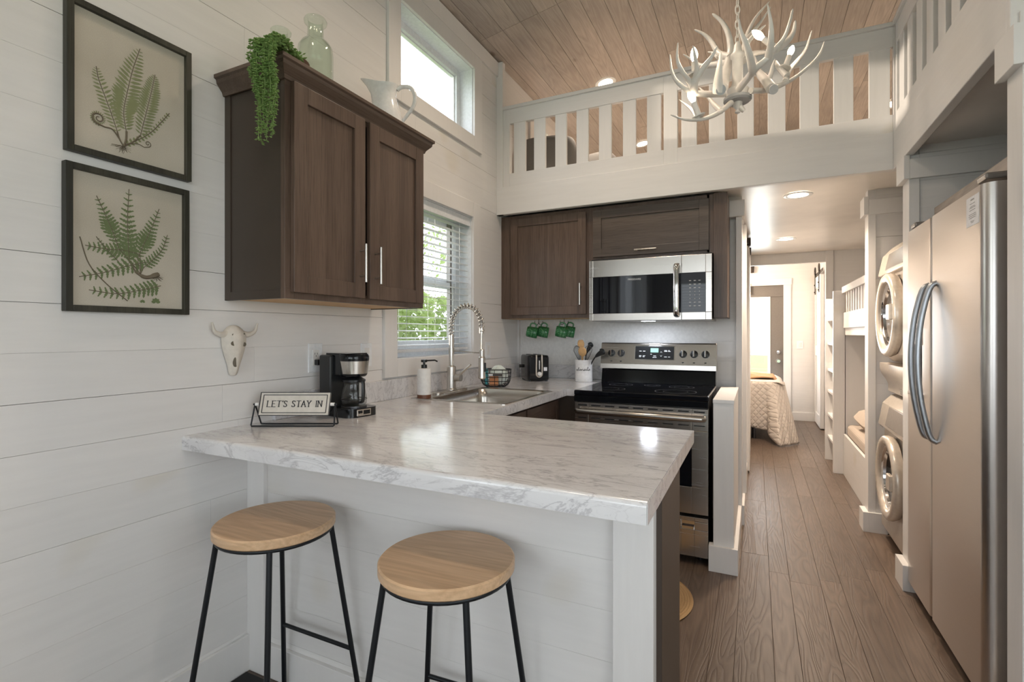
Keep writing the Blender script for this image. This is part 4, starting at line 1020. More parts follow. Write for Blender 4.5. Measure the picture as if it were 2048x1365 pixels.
# wooden pegs on the partition above the fridge
pg = thing('wooden_peg', 'round wooden peg on the wall above the fridge beside the post', 'peg', (1.40, 3.045, 2.055))
MB().lathe([(.010, 0), (.010, -.02), (.022, -.035), (.026, -.05), (.020, -.06), (.001, -.064)], (1.395, 3.036, 2.055), 20, axis='y').build('knob', M['wood_spoon'], pg, smooth=50)

# ------------------------------------------------------------------ washer and dryer
def laundry(nm, lab, zb, h, dz, top_panel, low):
    t = thing(nm, lab, 'washing machine' if nm == 'washing_machine' else 'dryer', (1.03, 3.51, zb)); X0 = .70; Y0, Y1 = 3.21, 3.815
    c = [(X0+.125, zb+h), (X0+.02, zb+h-.08), (X0, zb+.06), (X0+.06, zb+.004), (X0+.66, zb+.004), (X0+.66, zb+h)]
    MB().prism(c, 'y', Y0, Y1).build('body', M['appl'], t, .006)
    pz0, pz1 = top_panel
    mb = MB(); mb.prism([(X0-.012, pz0), (X0-.016, pz0+.012), (X0+.006, pz1-.065), (X0+.05, pz1-.015), (X0+.13, pz1+.004), (X0+.13, pz0)], 'y', Y0-.002, Y1+.002); cp_ = mb.build('control_panel', M['appl_lt'], t, .005, smooth=30)
    mb = MB(); mb.prism([(X0-.0165, pz0+.024), (X0+.0035, pz1-.070), (X0+.02, pz1-.070), (X0, pz0+.024)], 'y', Y0+.03, Y0+.42); mb.build('display', M['appl_grey'], cp_, .002)
    mb = MB(); mb.box(X0-.013, X0+.02, Y1-.10, Y1-.03, pz0-.002, pz0+.020); mb.build('drawer_pull', M['appl_grey'], cp_, .003)
    cy, cz = 3.50, dz
    def lp(prof, n=48): return MB().lathe([(r, -o) for r, o in prof], (X0, cy, cz), n, axis='x', cap=False)
    # lathe axis x: profile z -> x ; invert so the ring stands proud toward the aisle
    d = lp([(.226, -.004), (.236, .018), (.234, .038), (.224, .047), (.196, .046), (.186, .038), (.182, .02)]).build('door', M['appl_lt'], t, smooth=60)
    lp([(.184, .026), (.172, .010), (.160, .004), (.158, .020), (.150, .022), (.146, .004)]).build('chrome_ring', M['chrome'], d, smooth=40)
    lp([(.148, .008), (.110, -.002), (.05, -.003), (.001, -.003)]).build('door_glass', M['glassblack'] if low else M['appl_grey'], d, smooth=80)
    MB().box(X0-.062, X0-.040, cy-.20, cy-.125, cz-.03, cz+.055).build('door_handle', M['appl_lt'], d, .006)
    return t
laundry('washing_machine', 'champagne front-loading washing machine at the bottom of the stack', .02, .875, .437, (.69, .893), True)
laundry('clothes_dryer', 'champagne front-loading dryer stacked on top of the washer', 1.080, .715, 1.358, (1.60, 1.79), False)
sk2 = thing('stacking_kit', 'champagne stacking drawer between the washer and the dryer', 'drawer', (1.03, 3.51, .90))
MB().prism([(.735, .90), (.735, .945), (.722, .975), (.700, 1.01), (.692, 1.04), (.692, 1.076), (1.36, 1.076), (1.36, .90)], 'y', 3.205, 3.82).build('body', M['appl'], sk2, .004, smooth=30)
MB().box(.728, .75, 3.40, 3.50, .912, .938).build('pull', M['appl_grey'], sk2, .003)
mb = MB(); mb.tube(spl([(.80, 3.66, 1.815), (.79, 3.62, 1.86), (.82, 3.56, 1.885), (.80, 3.50, 1.87), (.83, 3.44, 1.89)]), .013, 8); mb.tube(spl([(.80, 3.62, 1.84), (.85, 3.56, 1.84), (.80, 3.50, 1.84), (.84, 3.46, 1.85)]), .010, 8)
tag(mb.build('driftwood', M['cream'], None, smooth=60), 'pale twisted ornament lying on top of the dryer', 'ornament')

# ------------------------------------------------------------------ fern pictures
F1 = [([(0.856, 1.857), (0.849, 1.914), (0.857, 1.97), (0.873, 2.052), (0.893, 2.126)], 45, 26), ([(0.893, 1.856), (0.911, 1.939), (0.925, 2.006), (0.936, 2.066)], 36, 24), ([(0.835, 1.842), (0.82, 1.888), (0.804, 1.933), (0.786, 1.982), (0.779, 2.018)], 28, 18), ([(0.849, 1.816), (0.89, 1.847), (0.925, 1.882), (0.954, 1.924), (0.979, 1.962)], 13, 16)]
F2 = [([(0.836, 1.504), (0.82, 1.553), (0.804, 1.593), (0.78, 1.648)], 34, 13), ([(0.864, 1.467), (0.861, 1.523), (0.859, 1.597), (0.863, 1.688)], 38, 15), ([(0.886, 1.481), (0.904, 1.53), (0.925, 1.58), (0.948, 1.647)], 36, 14), ([(0.904, 1.457), (0.932, 1.487), (0.958, 1.522), (0.973, 1.569)], 20, 11), ([(0.893, 1.496), (0.849, 1.502), (0.804, 1.499), (0.753, 1.502)], 26, 12), ([(0.912, 1.475), (0.856, 1.455), (0.798, 1.43), (0.739, 1.412)], 27, 12), ([(0.953, 1.405), (0.897, 1.387), (0.83, 1.371), (0.762, 1.377)], 26, 13), ([(0.836, 1.466), (0.804, 1.499), (0.779, 1.531)], 13, 8)]
def leafpoly(mb, x, p, d, ln, w, lob=0):
    n = Vector((-d[1], d[0])); q = Vector(p); d = Vector(d)
    if not lob: pts = [q, q+d*ln*.35+n*w, q+d*ln*.75+n*w*.7, q+d*ln, q+d*ln*.75-n*w*.7, q+d*ln*.35-n*w]
    else:
        up = []; k = 3
        for i in range(k): up += [(ln*(i+.35)/k, w*(1-.75*i/k)), (ln*(i+.8)/k, w*(1-.75*i/k)*.5)]
        pts = [q]+[q+d*a+n*b for a, b in up]+[q+d*ln]+[q+d*a-n*b for a, b in reversed(up)]
    mb.add([(x, v[0], v[1]) for v in pts], [tuple(range(len(pts)))])
def fern(mb, ms, strokes, x, lob):
    for pts, hw, cnt in strokes:
        S = spl([(p[0], p[1], 0) for p in pts], 10); hw = hw*.00105
        ms.tube([(x, p[0], p[1]) for p in S], .0011, 4)
        tot = len(S)-1
        for i in range(1, cnt+1):
            t = (i/(cnt+1)); k = t*tot; a = int(k); f = k-a; p = Vector(S[a]).lerp(Vector(S[min(a+1, tot)]), f); d = (Vector(S[min(a+1, tot)])-Vector(S[a])).normalized()
            env = (math.sin(PI*min(1, (t*.93+.06)))**.55)*(1-.25*t) if not lob else (1-t)**.7*.95+.12
            if lob: env = (1-t)**.62*min(1, (t+.08)/(.42 if hw > .03 else .12))*.95+.08
            if lob and hw < .03 and hw > .02: env = env*.7+.32
            if cnt < 17 and not lob: env = .9*(1-t*.4)
            for s in (-1, 1):
                dd = Vector((d.x*.42-s*d.y, d.y*.42+s*d.x)).normalized(); ln = hw*env*random.uniform(.9, 1.08)
                leafpoly(mb, x+.0003*random.random(), (p.x, p.y), dd, ln, ln*(.26 if lob else .125) if hw > .018 else ln*.33, lob)
def picture(y0, y1, z0, z1, lab, strokes, lm, lob, extra):
    X0, X1 = L+.001, L+.024; w = .0175
    t = thing('framed_picture', lab, 'picture', (L+.01, (y0+y1)/2, z0))
    MB().box(X0+.002, X0+.010, y0+w*.6, y1-w*.6, z0+w*.6, z1-w*.6).build('canvas', M['canvas'], t)
    mb = MB()
    for (a, b, c, d) in ((y0, y0+w, z0, z1), (y1-w, y1, z0, z1), (y0+w, y1-w, z0, z0+w), (y0+w, y1-w, z1-w, z1)): mb.box(X0, X1, a, b, c, d)
    mb.build('frame', M['frame'], t, .0012)
    g = MB(); s = MB(); extra(g, s, X0+.0108); fern(g, s, strokes, X0+.0106, lob)
    g.build('leaf_print', M[lm], t)['kind'] = 'stuff'; s.build('stem_print', M['stemprint'], t)
def ex1(g, s, x):
    def spiral(cy, cz, r, turns, sg=1): return [(x, cy+r*(1-k/40*.85)*math.cos(-PI*.5+sg*k/40*turns*2*PI)*1, cz+r*(1-k/40*.85)*math.sin(-PI*.5+sg*k/40*turns*2*PI)) for k in range(41)]
    sp1 = spiral(.785, 1.872, .017, 1.6, -1)
    s.tube(spl([(x, .838, 1.83), (x, .820, 1.852), (x, .800, 1.852)], 5)+sp1, [.0022]*11+taper(41, .0028, .0010), 4)
    for k in range(26):
        a = -PI*.5-k/26*1.3*2*PI; r = .017*(1-k/26*.5); p = (.785+r*math.cos(a), 1.872+r*math.sin(a)); d = (math.cos(a), math.sin(a)); leafpoly(g, x, p, d, .0065, .0016)
    s.tube(spl([(x, .850, 1.818), (x, .885, 1.832), (x, .905, 1.828)], 5)+spiral(.915, 1.842, .010, 1.3, 1), .0012, 4)
    s.tube(spl([(x, .849, 1.812), (x, .855, 1.835), (x, .856, 1.86)], 5), .0030, 5); s.tube(spl([(x, .849, 1.812), (x, .875, 1.835), (x, .893, 1.86)], 5), .0022, 5); s.tube(spl([(x, .849, 1.812), (x, .838, 1.83), (x, .832, 1.85)], 5), .0022, 5)
    for k in range(34):
        a = random.uniform(-PI*.95, -.1); l = random.uniform(.012, .035); s.tube(spl([(x, .846, 1.813), (x, .846+l*.5*math.cos(a)+random.uniform(-.004, .004), 1.813+l*.35*math.sin(a)), (x, .846+l*math.cos(a), 1.813+l*.7*math.sin(a))], 3), .0004, 3)
def ex2(g, s, x):
    s.tube(spl([(x, 0.74, 1.524), (x, 0.762, 1.45), (x, 0.804, 1.398), (x, 0.859, 1.351)], 6), .0015, 5)
    s.tube(spl([(x, 0.872, 1.456), (x, 0.885, 1.438), (x, 0.911, 1.427), (x, 0.946, 1.440)], 5), [.0022]*4+[.004]*4+[.006]*5+[.008, .008, .007][:3], 6)
    for p, _, _ in F2[:5]: s.tube(spl([(x, p[0][0], p[0][1]), (x, (p[0][0]+.895)/2, (p[0][1]+1.44)/2), (x, .895, 1.436)], 4), .0009, 4)
    for k in range(26):
        a = random.uniform(-PI*.8, 0); l = random.uniform(.008, .024); s.tube([(x, .94, 1.432), (x, .94+l*math.cos(a), 1.432+l*.8*math.sin(a))], .0004, 3)
    for c, r in (((.938, 1.352), .014), ((.900, 1.350), .008)):
        for k in range(5): a = PI/2+(k-2)*.75; leafpoly(g, x+.0002*k, c, (math.cos(a), math.sin(a)), r, r*.35)
picture(.706, 1.043, 1.757, 2.184, 'upper black framed botanical print of upright ferns on linen', F1, 'leaf2', 0, ex1)
picture(.703, 1.036, 1.315, 1.726, 'lower black framed botanical print of lobed fern sprigs on linen', F2, 'leaf', 1, ex2)

# ------------------------------------------------------------------ cow skull
ks = thing('skull_ornament', 'small cream ceramic cow skull mounted on the left wall', 'ornament', (L, 1.185, 1.10))
xw = L+.002
prof2 = [(1.100, .014, .012), (1.112, .017, .020), (1.135, .020, .026), (1.165, .031, .032), (1.195, .041, .036), (1.222, .046, .040), (1.248, .046, .040), (1.262, .038, .036), (1.275, .026, .028), (1.284, .010, .014)]
rings = []
for z, w, dpt in prof2:
    r = [(xw, 1.205-w-.002*(z-1.1), z)]
    for k in range(9):
        a = PI-k*PI/8; r.append((xw+.003+dpt*(math.sin(a)**.7 if math.sin(a) > 0 else 0)+(.004 if k == 4 else 0), 1.200+w*math.cos(a), z))
    r.append((xw, 1.200+w, z)); rings.append(r)
MB().loft(rings).build('skull', M['cream'], ks, smooth=50, sub=1)
for s in (-1, 1):
    pts = [(xw+.015, 1.200+s*.030, 1.252), (xw+.018, 1.200+s*.055, 1.250), (xw+.020, 1.200+s*.078, 1.262), (xw+.022, 1.200+s*.088, 1.292)]
    MB().tube(spl(pts, 5), taper(16, .0125, .003), 10).build('horn', M['cream'], ks, smooth=60)
for p, r in (((1.180, 1.218), .0085), ((1.179, 1.249), .0035), ((1.222, 1.252), .003), ((1.203, 1.112), .0028), ((1.222, 1.214), .0075)):
    mb = MB(); xo = xw+.0385 if r > .005 else xw+.0375
    if p[1] < 1.13: xo = xw+.0165
    mb.lathe([(.0001, .0), (r, 0), (r*.9, -.004), (.0001, -.005)], (xo, p[0], p[1]), 18, axis='x', sy=1); mb.build('eye_socket' if r > .005 else 'nail_hole', M['cream_dark'], ks)
mb = MB(); mb.tube(spl([(xw+.032, 1.190, 1.168), (xw+.030, 1.189, 1.150), (xw+.026, 1.195, 1.137), (xw+.026, 1.206, 1.144)], 5), [.003, .004, .005, .0055, .006, .0065, .0065, .0065, .006, .006, .0055, .005, .004, .003, .002, .0015], 8, flat=.8); mb.build('nose_opening', M['cream_dark'], ks, smooth=60)

# ------------------------------------------------------------------ outlets and switches
def plate(y0, y1, z0, z1, lab, kind):
    t = thing('wall_outlet' if kind == 'o' else 'light_switch', lab, 'outlet' if kind == 'o' else 'switch', (L, (y0+y1)/2, z0))
    MB().box(L, L+.006, y0, y1, z0, z1).build('plate', M['vinyl'], t, .002)
    yc = (y0+y1)/2; zc_ = (z0+z1)/2
    MB().box(L+.006, L+.0085, yc-.017, yc+.017, zc_-.034, zc_+.034).build('receptacle' if kind == 'o' else 'rocker', M['matte_white'], t, .001)
    if kind == 'o':
        mb = MB()
        for dz in (.018,):
            mb.box(L+.0085, L+.0088, yc-.008, yc-.006, zc_+dz-.004, zc_+dz+.004); mb.box(L+.0085, L+.0088, yc+.006, yc+.008, zc_+dz-.004, zc_+dz+.004); mb.box(L+.0085, L+.0088, yc-.002, yc+.002, zc_+dz-.012, zc_+dz-.008)
        mb.build('slots', M['ink'], t)
    return t
plate(1.546, 1.620, 1.087, 1.211, 'white wall outlet with a black plug behind the coffee maker', 'o')
MB().box(L+.009, L+.030, 1.572, 1.596, 1.118, 1.142).build('plug', M['black_plastic'], None, .003); tag(bpy.data.objects['plug'], 'black plug in the outlet behind the coffee maker', 'plug')
plate(1.862, 1.935, 1.093, 1.207, 'white switch plate between the coffee maker and the window', 's')
plate(3.10, 3.17, 1.08, 1.195, 'white switch plate behind the faucet near the corner', 's')

# ------------------------------------------------------------------ things on top of the left cabinet
CT = 2.162
bt = MB().lathe([(.001, CT+.004), (.060, CT+.001), (.066, CT+.008), (.067, CT+.20), (.064, CT+.225), (.052, CT+.245), (.036, CT+.258), (.031, CT+.270), (.030, CT+.305), (.031, CT+.315), (.042, CT+.322), (.044, CT+.332), (.040, CT+.340), (.030, CT+.338), (.026, CT+.315), (.026, CT+.265), (.056, CT+.235), (.061, CT+.20), (.060, CT+.012), (.001, CT+.010)], (-1.575, 1.462, 0), 40, cap=False).build('glass_bottle', M['greenglass'], None, smooth=50)
tag(bt, 'large pale green glass bottle on the dark cabinet', 'bottle')
b2_ = MB().lathe([(.001, CT+.004), (.050, CT+.001), (.056, CT+.010), (.056, CT+.055), (.045, CT+.08), (.026, CT+.098), (.0245, CT+.115), (.0245, CT+.185), (.034, CT+.192), (.036, CT+.200), (.032, CT+.205), (.023, CT+.203), (.0215, CT+.185), (.0215, CT+.1), (.040, CT+.075), (.051, CT+.05), (.050, CT+.012), (.001, CT+.01)], (-1.570, 1.296, 0), 36, cap=False).build('glass_bottle', M['greenglass'], None, smooth=50)
tag(b2_, 'small green glass bottle behind the trailing plant', 'bottle')
pl_ = thing('trailing_plant', 'trailing artificial succulent in a rusty iron planter hanging over the cabinet edge', 'plant', (-1.43, 1.26, CT))
mb = MB(); mb.lathe([(.001, CT+.002), (.045, CT+.002), (.062, CT+.028), (.070, CT+.052), (.067, CT+.052), (.058, CT+.028), (.001, CT+.012)], (-1.49, 1.262, 0), 28, cap=False); mb.build('bowl', M['rust'], pl_, smooth=50)
mb = MB()
cxr = Vector((math.cos(YAW), math.sin(YAW), 0)); base = Vector((-1.50, 1.205, CT+.03))
def cs(u, z): return tuple(base+cxr*u+Vector((0, 0, z)))
mb.tube(spl([cs(.0, -.015), cs(-.030, -.012), cs(-.050, .008), (cs(-.055, .030)), cs(-.043, .042), cs(-.030, .036), cs(-.030, .020), cs(-.015, -.002), cs(0, -.01)], 5), .0032, 6)
mb.tube(spl([cs(-.012, -.01), cs(-.016, .018), cs(-.006, .034), cs(.012, .036)], 5), .0030, 6); mb.build('scroll', M['rust'], pl_, smooth=60)
mv = MB(); ms = MB()
def leaflet(mb, p, d, ln, w):
    d = Vector(d).normalized(); a = Vector((0, 0, 1)) if abs(d.z) < .8 else Vector((1, 0, 0)); u = d.cross(a).normalized(); v = d.cross(u); p = Vector(p)
    mb.add([tuple(p), tuple(p+d*ln*.5+u*w), tuple(p+d*ln*.5+v*w*.7), tuple(p+d*ln*.5-u*w), tuple(p+d*ln*.5-v*w*.7), tuple(p+d*ln)], [(0, 1, 2), (0, 2, 3), (0, 3, 4), (0, 4, 1), (5, 2, 1), (5, 3, 2), (5, 4, 3), (5, 1, 4)])
random.seed(5)
for k in range(17):
    u = -.050+.106*k/16+random.uniform(-.004, .004)
    st_ = Vector((-1.44, 1.24, CT+.035)); e1 = Vector((-1.405, 1.104-random.uniform(0, .02), 2.172+random.uniform(0, .015)))+Vector((u, 0, 0))
    zend = random.choice((1.872, 1.880, 1.895, 1.91, 1.95, 2.0))
    uu = random.uniform(-.006, .006)
    pts = spl([st_+Vector((u*.6, 0, 0)), e1+Vector((0, .045, .012)), e1, e1+Vector((uu*.3, -.004, -.08)), e1*1+Vector((uu, random.uniform(-.004, .008), (zend-2.18)*.6)), Vector((e1.x+uu*1.5+(-.3*u), e1.y+random.uniform(-.004, .01), zend))], 8)
    ms.tube(pts, .0011, 4)
    for i, p in enumerate(pts):
        if i < 6 and i % 2: continue
        nl = 4
        for j in range(nl):
            a = random.uniform(0, 2*PI); fr_ = 1-.35*(i/len(pts))
            q = Vector(p)+Vector((0, 0, random.uniform(-.008, .008)))
            leaflet(mv, q, (math.cos(a), math.sin(a), random.uniform(-.5, .2)), random.uniform(.012, .020)*fr_, .0058*fr_)
for k in range(240):
    a = random.uniform(0, 2*PI); r = .05*math.sqrt(random.random()); p = (-1.47+r*math.cos(a), 1.25+r*math.sin(a)*.9, CT+.045+random.uniform(0, .02))
    leaflet(mv, p, (math.cos(a), math.sin(a), random.uniform(.1, .9)), random.uniform(.010, .017), .004)
mv.build('leaves', M['vine'], pl_, smooth=80); pl_['kind'] = 'thing' if False else pl_.get('kind', ''); del pl_['kind']
lv_ = [c for c in kids(pl_) if c.name.startswith('leaves')][0]; lv_['kind'] = 'stuff'
ms.build('stems', M['vine_stem'], pl_)
pt_ = thing('pitcher', 'white enamel pitcher with looped handle on the dark cabinet', 'pitcher', (-1.56, 1.80, CT))
PX, PY = -1.545, 1.845
dirv = cxr
mp_ = Matrix.Translation((PX, PY, CT)) @ Matrix.Rotation(YAW+.12, 4, 'Z') @ Matrix.Diagonal((1.06, 1.06, 1.0, 1))
prof = [(.058, 0), (.072, .012), (.076, .05), (.070, .10), (.055, .15), (.046, .185), (.048, .21), (.056, .235)]
rings = []
for i, (r, z) in enumerate(prof):
    k = max(0, (z-.14)/.095); ring_ = []
    for j in range(32):
        a = 2*PI*j/32; c = math.cos(a); ext = (max(0, -c)**4)*.050*k**1.5; ring_.append(((r+ext)*c, r*math.sin(a)*(1-.1*k), z+(max(0, -c)**3)*.030*k+(max(0, c)**2)*.008*k))
    rings.append(ring_)
inner = [[(x*.94, y*.94, z-.001) for x, y, z in rg] for rg in reversed(rings[1:])]
MB(mp_).loft(rings+inner, True, True).build('body', M['ceramic'], pt_, smooth=60)
MB(mp_).tube(spl([(.050, 0, .222), (.070, 0, .238), (.108, 0, .236), (.128, 0, .200), (.120, 0, .150), (.092, 0, .105), (.074, 0, .075), (.082, 0, .058)], 6), [.0095]*20+taper(23, .0095, .006), 12, flat=1.0).build('handle', M['ceramic'], pt_, smooth=60)
# ------------------------------------------------------------------ bar stools
s1 = thing('bar_stool', 'round wooden bar stool nearer the left wall', 'stool', (-1.313, 1.066, 0), 'bar stools at the counter')
sx, sy, SH, R_ = -1.313, 1.066, .69, .171
MB().lathe([(.001, SH-.028), (R_-.004, SH-.028), (R_, SH-.024), (R_, SH-.004), (R_-.004, SH), (.001, SH)], (sx, sy, 0), 64).build('seat', M['seat'], s1, smooth=30)
MB().tube([(sx+(R_-.012)*math.cos(a), sy+(R_-.012)*math.sin(a), SH-.034) for a in [2*PI*k/48 for k in range(48)]], .0065, 8, closed=True).build('seat_ring', M['black_metal'], s1, smooth=60)
tops = []; feet = []
for k in range(4):
    a = PI/4+k*PI/2; tops.append(Vector((sx+(R_-.014)*math.cos(a), sy+(R_-.014)*math.sin(a), SH-.036))); feet.append(Vector((sx+.258*math.cos(a), sy+.258*math.sin(a), 0)))
    MB().cyl(tops[-1], feet[-1], .0078, n=14).build('leg', M['black_metal'], s1, smooth=60)
t_ = 1-.25/.654
MB().cyl(tops[0].lerp(feet[0], t_), tops[1].lerp(feet[1], t_), .0065, n=12).build('footrest', M['black_metal'], s1, smooth=60)
remember(s1)
dup(s1, (-.703, 1.076, 0), 'round wooden bar stool nearer the aisle, in front of the end post', 'bar stools at the counter', .06)

# ------------------------------------------------------------------ blind over the sink
wy0, wy1, wz0, wz1 = WIN1
bl = thing('window_blind', 'white slatted blind in the window over the sink', 'blind', (L-.045, (wy0+wy1)/2, wz0))
MB().box(L-.075, L-.015, wy0+.008, wy1-.008, wz1-.045, wz1-.005).build('headrail', M['vinyl'], bl, .002)
MB().box(L-.014, L-.006, wy0+.006, wy1-.006, wz1-.062, wz1-.004).build('valance', M['vinyl'], bl, .002)
MB().box(L-.070, L-.020, wy0+.010, wy1-.010, wz0+.030, wz0+.047).build('bottom_rail', M['blind'], bl, .004)
n = 20
for i in range(n):
    z = wz0+.070+i*(wz1-.070-wz0-.075)/(n-1)
    R0 = Matrix.Rotation(math.radians(5), 3, 'Y')
    MB().box(L-.070, L-.020, wy0+.010, wy1-.010, z-.0015, z+.0015, R0, (L-.045, 0, z)).build('slat', M['blind'], bl)
for y in (wy0+.12, wy1-.12, (wy0+wy1)/2):
    mb = MB(); mb.cyl((L-.0195, y, wz0+.04), (L-.0195, y, wz1-.04), .0011, n=5); mb.cyl((L-.0705, y, wz0+.04), (L-.0705, y, wz1-.04), .0011, n=5); mb.build('ladder_cord', M['vinyl'], bl)
MB().cyl((L-.010, wy0+.05+.06, wz1-.07), (L-.008, wy0+.06+.05, wz0+.18), .0035, n=8).build('tilt_wand', M['clearglass'], bl)

# ------------------------------------------------------------------ loft railing
def railing(lab, ax, fixed, u0, u1, posts, bals, loc):
    t = thing('loft_railing', lab, 'railing', loc)
    def bx_(a, b, c, d, th0, th1, nm, m):
        mb = MB()
        if ax == 'x': mb.box(a, b, fixed+th0, fixed+th1, c, d)
        else: mb.box(fixed+th0, fixed+th1, a, b, c, d)
        return mb.build(nm, m, t, .002)
    W1 = M['white_x'] if ax == 'x' else M['white_y']
    for a, b in posts: bx_(a, b, 2.318, 2.880, -.008, .032, 'post', M['white_z'])
    segs = list(zip([p[1] for p in posts], [p[0] for p in posts[1:]]+([u1] if posts[-1][1] < u1 else [])))
    for a, b in segs:
        if b-a < .02: continue
        bx_(a, b, 2.318, 2.415, -.008, .022, 'bottom_rail', W1); bx_(a, b, 2.775, 2.880, -.008, .022, 'top_board', W1)
        bx_(a, b, 2.415, 2.775, .018, .022, 'backing', W1) if False else None
    for a, b in bals: bx_(a, b, 2.40, 2.79, -.002 if ax == 'x' else -.002, .018, 'baluster', M['white_z'])
    bx_(u0, u1, 2.880, 2.902, -.022, .055, 'handrail', W1)
    return t
xb = [(-1.577, -1.485), (-1.419, -1.331), (-1.258, -1.175), (-1.103, -1.019), (-.946, -.861), (-.785, -.700), (-.630, -.542), (-.419, -.328), (-.258, -.168), (-.100, -.011), (.062, .153), (.224, .318), (.387, .479), (.549, .642)]
railing('long white railing across the loft edge above the kitchen', 'x', 3.29, L+.05, .678, [(-1.66, -1.609), (-.525, -.441), (.655, .690)], xb, (-.5, 3.3, 2.318))
yb = []; y = 3.215
while y > 2.02: yb.append((y-.088, y)); y -= .154
railing('white side railing above the fridge running toward the camera', 'y', .668, 1.945, 3.262, [(1.945, 2.0), (3.24, 3.262)], yb, (.67, 2.6, 2.318))

# loft bed and pillows
lb = thing('loft_mattress', 'low mattress on the loft floor behind the railing', 'mattress', (-.9, 4.4, 2.30))
MB().box(-1.66, -.75, 3.6, 5.2, 2.302, 2.42).build('mattress', M['beige_fab'], lb, .03, seg=4)
def pillow(loc, sz, rot, m, lab, nm='pillow', cat='pillow', group=None):
    mt = Matrix.Translation(loc) @ rot
    def f(u, v, s):
        a, b = 2*u-1, 2*v-1; h = (max(0, 1-a**4)*max(0, 1-b**4))**.45
        return (a*sz[0]/2*(1-.16*b**4), b*sz[1]/2*(1-.16*a**4), s*sz[2]/2*h)
    mb = MB(mt); mb.grid(lambda u, v: f(u, v, 1), 14, 14); mb.grid(lambda u, v: f(u, v, -1), 14, 14)
    o = mb.build(nm, m, None, smooth=180); o2 = o
    return tag(o, lab, cat, group)
RX = lambda a: Matrix.Rotation(math.radians(a), 4, 'X'); RZ = lambda a: Matrix.Rotation(math.radians(a), 4, 'Z')
pillow((-1.50, 3.70, 2.62), (.50, .42, .16), RZ(8) @ RX(78), M['grey_fab'], 'tall grey pillow standing behind the loft railing')
pillow((-1.22, 3.80, 2.53), (.50, .40, .16), RZ(-12) @ RX(40), M['grey_fab'], 'grey pillow leaning lower beside the tall one in the loft')

# ------------------------------------------------------------------ recessed ceiling lamps
def can(loc, lab, tilt, e, spot=2.4):
    t = thing('recessed_light', lab, 'ceiling light', loc, 'recessed ceiling lights'); m_ = Matrix.Translation(loc) @ Matrix.Rotation(tilt, 4, 'Y')
    MB(m_).lathe([(.060, -.003), (.082, -.006), (.086, -.003), (.086, .0)], (0, 0, 0), 36, cap=False).build('trim_ring', M['vinyl'], t, smooth=50)
    MB(m_).lathe([(.001, -.003), (.061, -.003)], (0, 0, 0), 36, cap=False).build('lens', M['lens'], t)
    light('SPOT', 'recessed_lamp', (loc[0], loc[1], loc[2]-.02), e, WARM, (0, tilt, 0), spot=spot, radius=.06)
can((.248, 3.79, 2.163), 'round recessed light in the hallway ceiling nearest the kitchen', 0, 150)
can((.259, 5.50, 2.163), 'round recessed light in the hallway ceiling nearer the bedroom', 0, 150)
ta = math.atan(MS)
for x, y, lb_ in ((-1.127, 4.112, 'round recessed light in the plank ceiling above the loft handrail'), (-1.122, 5.607, 'round recessed light in the plank ceiling seen through the balusters'), (1.09, 5.552, 'small glowing recessed light seen past the right end of the railing')):
    can((x, y, zc(x)-.003), lb_, ta*(-1 if x < XR else 1), 120)
light('SPOT', 'recessed_lamp_main', (-1.12, .6, zc(-1.12)-.03), 22, WARM, spot=2.4)
light('SPOT', 'recessed_lamp_main', (.95, .6, zc(.95)-.03), 34, WARM, spot=2.4)
light('SPOT', 'recessed_lamp_main', (-.75, 2.3, zc(-.75)-.03), 80, WARM, spot=2.5)
light('POINT', 'bedroom_fill', (-.7, 7.4, 2.1), 85, WARM, radius=.1)  # unseen warm fill without a fixture, added to brighten the bedroom

